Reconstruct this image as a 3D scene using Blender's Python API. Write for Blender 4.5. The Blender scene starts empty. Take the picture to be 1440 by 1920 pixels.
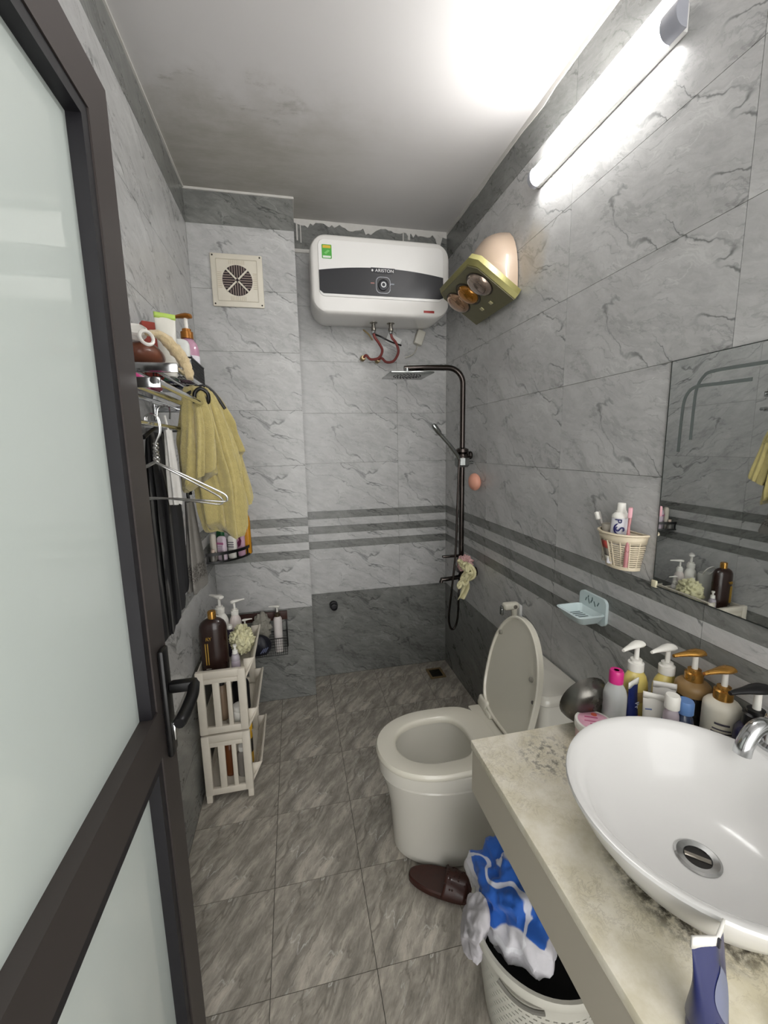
import bpy, bmesh, math, random
from mathutils import Vector, Matrix, noise
PI = math.pi
random.seed(7)
S = bpy.context.scene
COL = S.collection

# ------------------------------------------------------------------ camera
FPX, YAW, PITCH, ROLL = 780.0, .2104, -.1577, -.0193
fwd = Vector((math.sin(YAW)*math.cos(PITCH), math.cos(YAW)*math.cos(PITCH), math.sin(PITCH)))
rgt = Vector((math.cos(YAW), -math.sin(YAW), 0)); upv = rgt.cross(fwd)
r_ = rgt*math.cos(ROLL)+upv*math.sin(ROLL); u_ = -rgt*math.sin(ROLL)+upv*math.cos(ROLL)
cd = bpy.data.cameras.new('camera'); cam = bpy.data.objects.new('camera', cd); COL.objects.link(cam)
cd.sensor_fit = 'VERTICAL'; cd.sensor_height = 36; cd.lens = FPX/1920*36; cd.clip_start = .01
M = Matrix((r_, u_, -fwd)).transposed().to_4x4(); M.translation = (0, 0, 1.5); cam.matrix_world = M
S.camera = cam
# ------------------------------------------------------------------ world, exposure
w = bpy.data.worlds.new('world'); S.world = w; w.use_nodes = True
w.node_tree.nodes['Background'].inputs[0].default_value = (.93, .92, .90, 1)
w.node_tree.nodes['Background'].inputs[1].default_value = 2.35      # daylight of the hall beyond the open door
S.view_settings.view_transform = 'Standard'; S.view_settings.look = 'None'
S.view_settings.gamma = 1; S.view_settings.use_curve_mapping = False
S.view_settings.exposure = 1.0
LED_STRENGTH = 33.0

# ------------------------------------------------------------------ materials
def hexc(h):
    if not isinstance(h, str): return tuple(h)+(1,) if len(h) == 3 else tuple(h)
    h = h.lstrip('#'); v = [int(h[i:i+2], 16)/255 for i in (0, 2, 4)]
    return tuple(x/12.92 if x <= .04045 else ((x+.055)/1.055)**2.4 for x in v)+(1,)
class G:
    def __init__(s, name):
        s.m = bpy.data.materials.new(name); s.m.use_nodes = True; s.t = s.m.node_tree; s.t.nodes.clear()
        s.out = s.t.nodes.new('ShaderNodeOutputMaterial')
    def n(s, typ, inp={}, **props):
        nd = s.t.nodes.new(typ)
        for k, v in props.items(): setattr(nd, k, v)
        for k, v in inp.items():
            so = nd.inputs[k]
            if isinstance(v, bpy.types.NodeSocket): s.t.links.new(v, so)
            else: so.default_value = v
        return nd
    def math(s, op, a, b=0.0, c=0.0, clamp=False):
        return s.n('ShaderNodeMath', {0: a, 1: b, 2: c}, operation=op, use_clamp=clamp).outputs[0]
    def rng(s, v, a, b, c=0.0, d=1.0, smooth=True):
        return s.n('ShaderNodeMapRange', {0: v, 1: a, 2: b, 3: c, 4: d}, interpolation_type='SMOOTHSTEP' if smooth else 'LINEAR').outputs[0]
    def mix(s, f, a, b, mode='MIX'):
        nd = s.n('ShaderNodeMix', {}, data_type='RGBA', blend_type=mode)
        for so, v in ((nd.inputs[0], f), (nd.inputs[6], a), (nd.inputs[7], b)):
            if isinstance(v, bpy.types.NodeSocket): s.t.links.new(v, so)
            else: so.default_value = v
        return nd.outputs[2]
    def noise(s, vec, scale, detail=4, rough=.55, dist=0.0):
        return s.n('ShaderNodeTexNoise', {'Vector': vec, 'Scale': scale, 'Detail': detail, 'Roughness': rough, 'Distortion': dist}).outputs[0]
    def mapping(s, vec, loc=(0, 0, 0), rot=(0, 0, 0), scale=(1, 1, 1)):
        return s.n('ShaderNodeMapping', {'Vector': vec, 'Location': loc, 'Rotation': rot, 'Scale': scale}).outputs[0]
    def obj(s): return s.n('ShaderNodeTexCoord').outputs['Object']
    def pos(s): return s.n('ShaderNodeNewGeometry').outputs['Position']
    def sep(s, v): return s.n('ShaderNodeSeparateXYZ', {0: v}).outputs
    def bsdf(s, inp, bump=None, bstr=.2, bdist=.002):
        b = s.n('ShaderNodeBsdfPrincipled', inp)
        if bump is not None:
            bm = s.n('ShaderNodeBump', {'Height': bump, 'Strength': bstr, 'Distance': bdist})
            s.t.links.new(bm.outputs[0], b.inputs['Normal'])
        s.t.links.new(b.outputs[0], s.out.inputs[0]); return s.m
CACHE = {}
def pm(col, rough=.4, metal=0.0, var=.06, scale=30, coat=0.0, trans=0.0, bump=0.0, bscale=200, ior=1.45, alpha=1.0, sub=0.0, emit=0.0, sheen=0.0, name=None):
    key = (str(col), rough, metal, var, scale, coat, trans, bump, bscale, ior, alpha, sub, emit, sheen)
    if key in CACHE: return CACHE[key]
    g = G(name or 'mat_'+str(col).lstrip('#').replace(' ', ''))
    c = hexc(col); o = g.obj(); nz = g.noise(o, scale, 4)
    dark = tuple(x*(1-2*var) for x in c[:3])+(1,); lite = tuple(min(1, x*(1+1.2*var)) for x in c[:3])+(1,)
    cc = g.mix(nz, dark, lite)
    inp = {'Base Color': cc, 'Roughness': rough if var < .012 else g.rng(nz, .2, .8, max(0, rough-.05), min(1, rough+.07)), 'Metallic': metal, 'IOR': ior, 'Coat Weight': coat, 'Transmission Weight': trans, 'Alpha': alpha, 'Subsurface Weight': sub, 'Sheen Weight': sheen}
    if emit: inp['Emission Color'] = c; inp['Emission Strength'] = emit
    if sub: inp['Subsurface Radius'] = (.01, .01, .01)
    b = g.noise(o, bscale, 3) if bump else None
    CACHE[key] = g.bsdf(inp, b, bump, .003); return CACHE[key]

def marble(name, base, vein, fleck, rough=.3, rot=-.42, prints=2, stain=False, cloud_amp=.12, streak_amp=.10, big_amt=.75, fine_amt=.3, white_amt=.45, flat=False, warp=.13, aniso=1.0):
    g = G(name); o = g.obj()
    if flat:
        so = g.sep(o); o = g.n('ShaderNodeCombineXYZ', {0: so[0], 1: 0.0, 2: so[1]}).outputs[0]
    rnd = g.n('ShaderNodeObjectInfo').outputs['Random']
    q = g.math('MULTIPLY', g.math('FLOOR', g.math('MULTIPLY', rnd, float(prints))), 1.37)
    off = g.n('ShaderNodeCombineXYZ', {0: q, 1: q, 2: q}).outputs[0]
    v = g.n('ShaderNodeVectorMath', {0: o, 1: off}, operation='ADD').outputs[0]
    v0 = g.mapping(v, rot=(0, rot, 0))
    wnz = g.n('ShaderNodeTexNoise', {'Vector': v0, 'Scale': 4.5, 'Detail': 5.0, 'Roughness': .6})
    wv = g.n('ShaderNodeVectorMath', {0: g.n('ShaderNodeVectorMath', {0: wnz.outputs['Color'], 1: (.5, .5, .5)}, operation='SUBTRACT').outputs[0], 1: (warp, warp, warp)}, operation='MULTIPLY').outputs[0]
    vw = g.n('ShaderNodeVectorMath', {0: v0, 1: wv}, operation='ADD').outputs[0]
    def ridge(sc, scale, width, det=5, loc=(0, 0, 0)):
        n = g.noise(g.mapping(vw, loc=loc, scale=sc), scale, det, .5)
        return g.rng(g.math('ABSOLUTE', g.math('SUBTRACT', n, .5)), 0.0, width, 1.0, 0.0)
    big = g.math('MULTIPLY', ridge((1.0, 1, 3.2), 1.7, .010, 3), g.rng(g.noise(g.mapping(vw, scale=(1.2, 1, 3)), 3, 2), .40, .56))
    fine = g.math('MULTIPLY', ridge((2.0, 1, 7), 3.0, .02, 5, (3, 1, 2)), g.rng(g.noise(vw, 9, 2), .40, .66))
    white = g.math('MULTIPLY', ridge((1.6, 1, 6), 3.4, .02, 6, (7, 4, 1)), g.rng(g.noise(g.mapping(vw, loc=(5, 5, 5)), 7, 3), .48, .64))
    cloud = g.noise(g.mapping(vw, scale=(1.5, 1, 3.6*aniso)), 3.2, 8, .72)
    streak = g.noise(g.mapping(vw, loc=(2, 9, 4), scale=(2.2/aniso, 1, 11/aniso)), 4.0, 7, .7)
    b = hexc(base); col = lambda k: tuple(min(1, x*k) for x in b[:3])+(1,)
    c = g.mix(g.rng(cloud, .3, .7), col(1-cloud_amp), col(1+cloud_amp))
    c = g.mix(1.0, c, g.mix(g.rng(streak, .28, .72), (1-streak_amp,)*3+(1,), (1+streak_amp,)*3+(1,)), 'MULTIPLY')
    c = g.mix(g.math('MULTIPLY', fine, fine_amt), c, hexc(vein))
    c = g.mix(g.math('MULTIPLY', big, big_amt), c, hexc(vein))
    c = g.mix(g.math('MULTIPLY', white, white_amt), c, hexc(fleck))
    if stain:
        p = g.pos(); d = g.n('ShaderNodeVectorMath', {0: p, 1: (.973, 1.63, 2.245)}, operation='DISTANCE').outputs[1]
        d = g.math('ADD', d, g.math('MULTIPLY', g.noise(p, 12, 4), .09))
        c = g.mix(g.rng(d, .11, .17, .5, 0.0), c, hexc('#b5aa96'))
    return g.bsdf({'Base Color': c, 'Roughness': g.rng(cloud, .2, .8, rough-.04, rough+.1), 'Specular IOR Level': .45}, fine, .06, .001)

M_LT = marble('pale_marble_tile', '#b3b3b2', '#4f5250', '#d2d3d0', .27, stain=True)
M_DK = marble('dark_marble_tile', '#757673', '#303331', '#a3a6a2', .27, cloud_amp=.2, streak_amp=.2, fine_amt=.5)
M_FL = marble('floor_marble_tile', '#999389', '#4a453d', '#d6d5cf', .33, rot=.98, prints=1, cloud_amp=.34, streak_amp=.42, fine_amt=.4, white_amt=.55, big_amt=.5, flat=True, warp=.05, aniso=1.6)
M_GROUT = pm('#858580', .8)
M_GROUTF = pm('#4a4741', .85)
def ceiling_mat():
    g = G('ceiling_plaster'); p = g.pos(); s = g.sep(p)
    n = g.noise(p, 7, 6, .65); n2 = g.noise(g.mapping(p, scale=(1, 3, 1)), 5, 6, .7)
    yy = g.math('ADD', s[1], g.math('MULTIPLY', g.math('SUBTRACT', n, .5), .5))
    m = g.math('MULTIPLY', g.rng(yy, 1.62, 2.05), g.rng(s[0], -.1, .62, 1.0, .12))
    m = g.math('MULTIPLY', m, g.rng(n2, .2, .8, .6, 1.0))
    c = g.mix(g.math('MULTIPLY', m, .72), hexc('#cbc9c8'), hexc('#8a8676'))
    edge = g.math('MULTIPLY', g.rng(g.math('ABSOLUTE', g.math('SUBTRACT', yy, 1.78)), 0, .05, 1, 0), g.math('MULTIPLY', g.rng(n2, .45, .65), g.rng(s[0], -.05, .25, .5, 0)))
    c = g.mix(edge, c, hexc('#6b6759'))
    return g.bsdf({'Base Color': c, 'Roughness': .7}, g.noise(p, 60, 4), .08, .002)
M_CEIL = ceiling_mat()
M_CAULK = pm('#c9c7c2', .6)
def counter_mat():
    g = G('cream_stone'); p = g.obj(); n = g.noise(p, 14, 7, .7); n2 = g.noise(g.mapping(p, loc=(3, 1, 0)), 40, 6, .75, .8); n3 = g.noise(p, 5, 3)
    c = g.mix(g.rng(n, .3, .7), hexc('#d9d1b8'), hexc('#efe9da'))
    vein = g.rng(g.math('ABSOLUTE', g.math('SUBTRACT', n2, .5)), 0, .04, 1, 0)
    c = g.mix(g.math('MULTIPLY', vein, g.rng(n3, .42, .62, 0, .3)), c, hexc('#7d6f50'))
    # dirt that has gathered round the foot of the basin and one worn patch
    d = g.n('ShaderNodeVectorMath', {0: g.n('ShaderNodeVectorMath', {0: p, 1: (1, 1, 0)}, operation='MULTIPLY').outputs[0], 1: (.245, -.395, 0)}, operation='DISTANCE').outputs[1]
    nn = g.noise(p, 55, 6, .75)
    ring = g.math('MULTIPLY', g.rng(d, .115, .165, 1, 0), g.rng(nn, .36, .6, .15, 1.0))
    c = g.mix(g.math('MULTIPLY', ring, .95), c, hexc('#2c261c'))
    d2 = g.n('ShaderNodeVectorMath', {0: p, 1: (.16, -.1, 0)}, operation='DISTANCE').outputs[1]
    c = g.mix(g.math('MULTIPLY', g.rng(d2, .02, .11, .75, 0), g.rng(nn, .47, .62)), c, hexc('#4b4436'))
    return g.bsdf({'Base Color': c, 'Roughness': .35}, n2, .06, .001)

# ------------------------------------------------------------------ mesh builder
class MB:
    def __init__(s): s.v = []; s.f = []; s.M = Matrix()
    def at(s, m): s.M = m; return s
    def add(s, vs, fs):
        b = len(s.v); s.v += [tuple(s.M @ Vector(p)) for p in vs]; s.f += [tuple(i+b for i in f) for f in fs]; return s
    def box(s, x0, x1, y0, y1, z0, z1):
        return s.add([(x, y, z) for z in (z0, z1) for y in (y0, y1) for x in (x0, x1)], [(0, 2, 3, 1), (4, 5, 7, 6), (0, 1, 5, 4), (2, 6, 7, 3), (0, 4, 6, 2), (1, 3, 7, 5)])
    def rbox(s, x0, x1, y0, y1, z0, z1, r=.004, seg=2):
        bm = bmesh.new(); bmesh.ops.create_cube(bm, size=1)
        for v in bm.verts: v.co = Vector(((x0+x1)/2+v.co.x*(x1-x0), (y0+y1)/2+v.co.y*(y1-y0), (z0+z1)/2+v.co.z*(z1-z0)))
        r = min(r, .49*min(abs(x1-x0), abs(y1-y0), abs(z1-z0)))
        bmesh.ops.bevel(bm, geom=bm.edges[:], offset=r, segments=seg, profile=.5, affect='EDGES')
        bm.verts.index_update(); s.add([v.co[:] for v in bm.verts], [[v.index for v in f.verts] for f in bm.faces]); bm.free(); return s
    def loft(s, rings, cap0=True, cap1=True, closed=True):
        n = len(rings[0]); vs = [p for r in rings for p in r]; fs = []
        for i in range(len(rings)-1):
            for j in range(n if closed else n-1):
                k = (j+1) % n; fs.append((i*n+j, i*n+k, (i+1)*n+k, (i+1)*n+j))
        if cap0: fs.append(tuple(reversed(range(n))))
        if cap1: fs.append(tuple((len(rings)-1)*n+j for j in range(n)))
        return s.add(vs, fs)
    def lathe(s, prof, seg=28, c=(0, 0, 0), sx=1, sy=1, cap0=True, cap1=True):
        return s.loft([[(c[0]+r*sx*math.cos(2*PI*j/seg), c[1]+r*sy*math.sin(2*PI*j/seg), c[2]+z) for j in range(seg)] for r, z in prof], cap0, cap1)
    def tube(s, pts, r, seg=10, closed=False, caps=True):
        P = [Vector(p) for p in pts]; n = len(P); rings = []; prev = None
        for i, p in enumerate(P):
            a = P[(i-1) % n] if (closed or i > 0) else p; b = P[(i+1) % n] if (closed or i < n-1) else p
            t = (b-a).normalized()
            if prev is None: nr = t.orthogonal().normalized()
            else: nr = (prev-t*prev.dot(t)).normalized()
            prev = nr; bn = t.cross(nr); rr = r[i] if isinstance(r, (list, tuple)) else r
            rings.append([tuple(p+nr*rr*math.cos(2*PI*j/seg)+bn*rr*math.sin(2*PI*j/seg)) for j in range(seg)])
        if closed: rings.append(rings[0])
        return s.loft(rings, caps and not closed, caps and not closed)
    def prism(s, poly, a0, a1, axis='z'):
        f = {'z': lambda p, a: (p[0], p[1], a), 'y': lambda p, a: (p[0], a, p[1]), 'x': lambda p, a: (a, p[0], p[1])}[axis]
        return s.loft([[f(p, a0) for p in poly], [f(p, a1) for p in poly]])
    def grid(s, fn, nu, nv):
        vs = [fn(i/nu, j/nv) for i in range(nu+1) for j in range(nv+1)]; m = nv+1
        return s.add(vs, [(i*m+j, (i+1)*m+j, (i+1)*m+j+1, i*m+j+1) for i in range(nu) for j in range(nv)])
    def ball(s, c, r, seg=20, rings=12, fn=None):
        rx, ry, rz = r if isinstance(r, tuple) else (r, r, r); R = []
        for i in range(1, rings):
            t = PI*i/rings; R.append([(c[0]+rx*math.sin(t)*math.cos(2*PI*j/seg), c[1]+ry*math.sin(t)*math.sin(2*PI*j/seg), c[2]-rz*math.cos(t)) for j in range(seg)])
        if fn: R = [[fn(p) for p in q] for q in R]
        return s.loft(R)
    def build(s, name, mat, parent=None, ang=40, solid=0, kind=None):
        me = bpy.data.meshes.new(name); me.from_pydata(s.v, [], s.f); me.update()
        bm = bmesh.new(); bm.from_mesh(me); bmesh.ops.recalc_face_normals(bm, faces=bm.faces); bm.to_mesh(me); bm.free()
        me.shade_smooth(); me.set_sharp_from_angle(angle=math.radians(ang)); me.materials.append(mat)
        o = bpy.data.objects.new(name, me); COL.objects.link(o)
        if parent: o.parent = parent
        if kind: o['kind'] = kind
        if solid:
            md = o.modifiers.new('thickness', 'SOLIDIFY'); md.thickness = solid; md.offset = 0
        return o
def tag(o, label=None, cat=None, group=None, kind=None):
    if label: o['label'] = label
    if cat: o['category'] = cat
    if group: o['group'] = group
    if kind: o['kind'] = kind
    return o
def thing(name, label, cat, loc=(0, 0, 0), rz=0, group=None, rot=None):
    o = bpy.data.objects.new(name, None); COL.objects.link(o); o.location = loc; o.rotation_euler = rot or (0, 0, rz); o.empty_display_size = .05
    return tag(o, label, cat, group)
def text(name, body, mat, parent, size, loc, rot, depth=.0004, sx=1.0, align='CENTER'):
    cu = bpy.data.curves.new(name, 'FONT'); cu.body = body; cu.size = size; cu.extrude = depth; cu.align_x = align; cu.align_y = 'CENTER'
    t = bpy.data.objects.new(name, cu); COL.objects.link(t); dg = bpy.context.evaluated_depsgraph_get()
    me = bpy.data.meshes.new_from_object(t.evaluated_get(dg)); bpy.data.objects.remove(t); bpy.data.curves.remove(cu)
    o = bpy.data.objects.new(name, me); COL.objects.link(o); me.materials.clear(); me.materials.append(mat); o.parent = parent
    o.location = loc; o.rotation_euler = rot; o.scale = (sx, 1, 1); return o
def rrect(w, h, r, n=6, cx=0, cy=0):
    out = []
    for (sx, sy, a0) in ((1, 1, 0), (-1, 1, PI/2), (-1, -1, PI), (1, -1, 3*PI/2)):
        for i in range(n+1):
            a = a0+PI/2*i/n; out.append((cx+sx*(w/2-r)+r*math.cos(a), cy+sy*(h/2-r)+r*math.sin(a)))
    return out
def arc(c, r, a0, a1, n, fn): return [fn(c[0]+r*math.cos(a0+(a1-a0)*i/n), c[1]+r*math.sin(a0+(a1-a0)*i/n)) for i in range(n+1)]
def smooth_path(pts, k=6):
    P = [Vector(p) for p in pts]; out = []
    for i in range(len(P)-1):
        a = P[max(i-1, 0)]; b = P[i]; c = P[i+1]; d = P[min(i+2, len(P)-1)]
        for j in range(k):
            t = j/k; out.append(tuple(.5*((2*b)+(-a+c)*t+(2*a-5*b+4*c-d)*t*t+(-a+3*b-3*c+d)*t**3)))
    out.append(tuple(P[-1])); return out
def nz(x, y=0, z=0): return noise.noise(Vector((x, y, z)))

# ================================================================== THE ROOM
XL, XR, YB, YP, XP, H, YF = -.458, .973, 2.589, 2.387, .063, 2.7585, -1.0
T = .004
def slab(name, a, mat=M_GROUT): return tag(MB().box(*a).build(name, mat), kind='structure')
wall_right = slab('wall_right', (XR+.0016, XR+.1, YF, YB+.1, 0, H))
wall_left = slab('wall_left', (XL-.1, XL-.0016, YF, YB+.1, 0, H))
wall_back = slab('wall_back', (XP-.005, XR+T, YB+.0016, YB+.1, 0, H))
wall_pillar = slab('wall_pillar', (XL-T, XP-.0016, YP+.0016, YB+.1, 0, H))
floor = slab('floor', (XL-.1, XR+.1, YF, YB+.1, -.1, -.002), M_GROUTF)
ceiling = tag(MB().box(XL-.1, XR+.1, YF, YB+.1, H, H+.1).build('ceiling', M_CEIL), kind='structure')
# short return wall that carries the door's hinges
wall_front = tag(MB().box(XL-T, -.325, .055, .125, 0, H).build('wall_front', pm('#b9b9b6', .6)), kind='structure')
ROWS = [(0, .27, 0), (.27, .57, 0), (.57, .865, 1)]
zs = .865
for k in range(5): ROWS.append((zs+k*.0477, zs+(k+1)*.0477, k % 2))
ROWS += [(1.1035, 1.4015, 1), (1.4015, 1.701, 1), (1.701, 2.0005, 1), (2.0005, 2.3025, 1), (2.3025, 2.602, 1), (2.602, 2.757, 0)]
TILES = {}
def tile_mesh(wd, ht, mat, kind):
    key = (round(wd, 4), round(ht, 4), mat.name, kind)
    if key not in TILES:
        me = bpy.data.meshes.new('tile'); b = MB()
        if kind == 'wall': b.box(-wd/2, wd/2, 0, T, -ht/2, ht/2)
        else: b.box(-wd/2, wd/2, -ht/2, ht/2, -T, 0)
        me.from_pydata(b.v, [], b.f); me.update(); me.materials.append(mat); TILES[key] = me
    return TILES[key]
GAP = .0016
def wall_tiles(parent, cols, place, rz, rows=ROWS):
    for (a, b) in cols:
        for (z0, z1, light) in rows:
            o = bpy.data.objects.new('tile', tile_mesh(b-a-GAP, z1-z0-GAP, M_LT if light else M_DK, 'wall')); COL.objects.link(o)
            o.parent = parent; o.location = place((a+b)/2, (z0+z1)/2); o.rotation_euler = (0, 0, rz)
yc = [YF, -.41, .19, .79, 1.393, 2.0, YB]
wall_tiles(wall_right, list(zip(yc, yc[1:])), lambda a, z: (XR, a, z), -PI/2)
yl = [YF, -.55, .05]; ylc = [(YF, -.613), (-.613, -.013), (-.013, .587), (.587, 1.187), (1.187, 1.787), (1.787, YP)]
wall_tiles(wall_left, ylc, lambda a, z: (XL, a, z), PI/2)
wall_tiles(wall_back, [(XP, .65), (.65, XR)], lambda a, z: (a, YB, z), 0)
wall_tiles(wall_pillar, [(XL, XP)], lambda a, z: (a, YP, z), 0)
wall_tiles(wall_pillar, [(YP, YB)], lambda a, z: (XP, a, z), PI/2)
fx = [XL]+[-.44+.3007*k for k in range(1, 5)]+[XR]
fy = [YF]+[.973-.2985*k for k in range(6, 0, -1)]+[.973+.2985*k for k in range(6)]+[YB]
for a, b in zip(fx, fx[1:]):
    for c, d in zip(fy, fy[1:]):
        if d-c < .01 or b-a < .01: continue
        subs = [(a, b, c, d)]
        if d > YP+.01 and a < XP:      # the pillar stands here
            if c < YP: subs = [(a, b, c, YP)] if b <= XP else [(a, XP, c, YP), (XP, b, c, d)]
            else: subs = [] if b <= XP else [(XP, b, c, d)]
        for (p, q, s1, s2) in subs:
            o = bpy.data.objects.new('tile', tile_mesh(q-p-.002, s2-s1-.002, M_FL, 'floor')); COL.objects.link(o)
            o.parent = floor; o.location = ((p+q)/2, (s1+s2)/2, 0)
# pale caulk where walls meet ceiling
tr = MB()
tr.box(XL, XL+.007, YF, YP, H-.008, H); tr.box(XL, XP+.006, YP-.008, YP, H-.01, H); tr.box(XP, XP+.007, YP, YB, H-.01, H)
tag(tr.build('trim_1', M_CAULK), kind='structure')
def blob_strip(x0, x1, hmin, hmax, seed):
    n = 60; top = []; bot = []
    for i in range(n+1):
        x = x0+(x1-x0)*i/n; d = hmin+(hmax-hmin)*max(0, min(1, .35+.9*nz(i*.16, seed)+.35*nz(i*.9, seed+4)))**1.5
        top.append((x, H)); bot.append((x, H-d))
    return top+bot[::-1]
t2 = MB().prism(blob_strip(XP+.007, XR-.002, .012, .075, 3.1), YB-.005, YB, 'y')
tag(t2.build('trim_2', M_CAULK), kind='structure')
d2 = MB()
for (x, ln, wd) in ((.085, .11, .008), (.105, .12, .005), (.70, .085, .006), (.735, .06, .014)): d2.prism([(x-wd/2, H-.01), (x+wd/2, H-.01), (x+wd/2, H-ln), (x-wd/2, H-ln)], YB-.004, YB, 'y')
d2.prism([(.89, H-.01), (.95, H-.01), (.92, H-.11)], YB-.004, YB, 'y')
d2.box(XP+.002, .2, YB-.006, YB, 2.585, 2.604)
tag(d2.build('trim_3', M_CAULK), kind='structure')
tag(MB().prism([(YB-.0-(YB-YF)*i/50, H-.02-.022*max(0, nz(i*.4, 9))) for i in range(51)]+[(YF, H), (YB, H)], XR-.004, XR, 'x').build('trim_4', M_CAULK), kind='structure')

# ================================================================== DOOR
M_ALU = pm('#4d4745', .42, metal=.55, var=.008)
M_ALUD = pm('#17151a', .45, var=.1)
M_BLK = pm('#0d0d0e', .35, var=.1)
M_CHROME = pm('#c9cbcc', .12, metal=1, var=.05)
M_GLASS = pm('#cfd8d3', .45, var=.005, coat=1.0, name='frosted_glass')
FX, Y0, Y1, ZB, ZT = -.28, .135, .89, .012, 2.105
door = tag(thing('door_1', None, None, (FX, Y0, ZB)), 'dark aluminium door with two frosted glass panes, standing open', kind='structure')
Ld = Y1-Y0; Hd = ZT-ZB; SW = .083; RD = .03
def trap(pts, x0, x1): return MB().prism(pts, x0, x1, 'x')
trap([(Ld, 0), (Ld, Hd), (Ld-SW, Hd-SW), (Ld-SW, SW)], -.045, 0).build('stile', M_ALU, door)
trap([(0, 0), (0, Hd), (SW, Hd-SW), (SW, SW)], -.045, 0).build('stile', M_ALU, door)
trap([(0, Hd), (Ld, Hd), (Ld-SW, Hd-SW), (SW, Hd-SW)], -.045, 0).build('rail', M_ALU, door)
trap([(0, 0), (Ld, 0), (Ld-SW, SW), (SW, SW)], -.045, 0).build('rail', M_ALU, door)
ZM0, ZM1 = .895, .99
MB().box(-.045, 0, SW, Ld-SW, ZM0, ZM1).build('rail', M_ALU, door)
# glazing beads (dark recess frames) and panes
for (za, zb) in ((SW, ZM0), (ZM1, Hd-SW)):
    bd = .022
    b = MB(); b.box(-.026, -.003, Ld-SW-bd, Ld-SW, za, zb); b.box(-.026, -.003, SW, SW+bd, za, zb)
    b.box(-.026, -.003, SW+bd, Ld-SW-bd, zb-bd, zb)
    if za < .5: b.box(-.026, -.003, SW+bd, Ld-SW-bd, za, za+bd)
    b.build('glazing_bead', M_ALUD, door)
    MB().box(-.035, -.025, SW, Ld-SW, za, zb).build('glass_pane', M_GLASS, door)
hp = MB().rbox(0, .012, Ld-.058, Ld-.022, .87, 1.10, .005).build('handle_plate', M_BLK, door)
lv = MB(); lv.rbox(.012, .065, Ld-.052, Ld-.03, 1.005, 1.027, .006); lv.tube(smooth_path([(.058, Ld-.041, 1.016), (.062, Ld-.07, 1.012), (.060, Ld-.11, 1.006), (.056, Ld-.15, 1.004)]), [.0115]*18+[.010], 10)
lv.build('lever', M_BLK, hp)
MB().rbox(.011, .017, Ld-.047, Ld-.033, .90, .94, .004).build('key_cylinder', M_CHROME, hp)
MB().rbox(-.03, -.014, Ld, Ld+.002, .88, 1.08, .001).build('lock_strip', M_CHROME, door)
for z in (.25, 1.0, 1.8): MB().lathe([(.009, 0), (.009, .11)], 12, (-.02, -.008, z)).build('hinge', M_BLK, door)
# door frame post on the return wall
tag(MB().box(-.331, -.262, .06, .122, 0, 2.13).build('trim_5', M_ALU), kind='structure')

# ================================================================== LED BATTEN
M_WHT = pm('#d9d9d6', .35, var=.03)
g = G('led_diffuser'); M_LED = g.bsdf({'Base Color': (1, 1, 1, 1), 'Emission Color': (1, .985, .965, 1), 'Emission Strength': LED_STRENGTH, 'Roughness': .4})
led = thing('led_batten', 'glowing white LED batten fixed along the upper tiled wall', 'lamp', (XR, 1.285, 2.49))
hl = .31
MB().rbox(-.018, 0, -hl, hl, -.031, .031, .004).build('housing', M_WHT, led)
prof = [(-.018-.030*math.cos(a)**.8 if math.cos(a) > 0 else -.018, .030*math.sin(a)) for a in [(-PI/2+PI*i/14) for i in range(15)]]
MB().prism([(z, x) for x, z in prof], -hl+.035, hl-.012, 'y').at(Matrix()).v
b = MB(); b.loft([[(x, y, z) for x, z in prof] for y in (-hl+.035, hl-.014)]); b.build('diffuser', M_LED, led)
prof2 = [(-.018-.033*max(0, math.cos(a))**.8, .033*math.sin(a)) for a in [(-PI/2+PI*i/14) for i in range(15)]]
M_CAP = pm('#a3a5ae', .4)
MB().loft([[(x, y, z) for x, z in prof2] for y in (-hl-.012, -hl+.035)]).build('end_cap', M_CAP, led)
MB().loft([[(x, y, z) for x, z in prof2] for y in (hl-.014, hl+.004)]).build('end_cap', M_CAP, led)

# ================================================================== WATER HEATER
M_HW = pm('#dcdad6', .3, var=.003, coat=.3)
wh = thing('water_heater', 'wide white electric water heater with black band, hung on the tiled wall', 'water heater', (.511, YB, 2.19))
def hring(w_, h_, r_c, y, cz=.19): return [(x, y, z+cz) for x, z in rrect(w_, h_, r_c, 8)]
body = MB().loft([hring(.70, .34, .06, -.01), hring(.735, .375, .08, -.03), hring(.75, .385, .085, -.09), hring(.752, .387, .085, -.235), hring(.748, .383, .083, -.262), hring(.736, .371, .078, -.275), hring(.715, .35, .07, -.280)])
body.build('body', M_HW, wh)
MB().loft([hring(.672, .272, .03, -.2795, .215), hring(.668, .268, .03, -.2845, .215)]).build('front_panel', pm('#e4e3e0', .25, coat=.4, var=.003), wh)
bw = .334; topz = lambda x: .203+.027*(1-(x/bw)**2)+.0*x
poly = [(-bw+2*bw*i/24, topz(-bw+2*bw*i/24)) for i in range(25)]+[(bw, .1), (bw-.02, .093), (-bw+.02, .093), (-bw, .108)]
MB().prism(poly, -.287, -.283, 'y').build('black_band', pm('#1c1d22', .3, var=.01, scale=12, coat=.3), wh)
pan = wh
notch = MB().prism([(-.065, .231), (.065, .231), (.045, .205), (-.045, .205)], -.2885, -.2865, 'y').build('badge', pm('#25262c', .3), wh)
text('brand_lettering', 'ARISTON', pm('#e6e6e6', .4), notch, .021, (.008, -.2888, .217), (PI/2, 0, 0), sx=1.15)
MB().lathe([(.0, 0), (.006, 0), (.006, .0012), (0, .0012)], 10).at(Matrix()).v
MB().prism([(-.057+.005*math.cos(a), .217+.006*math.sin(a)) for a in [2*PI*i/8 for i in range(8)]], -.2892, -.2885, 'y').build('brand_mark', pm('#e6e6e6', .4), notch)
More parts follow.
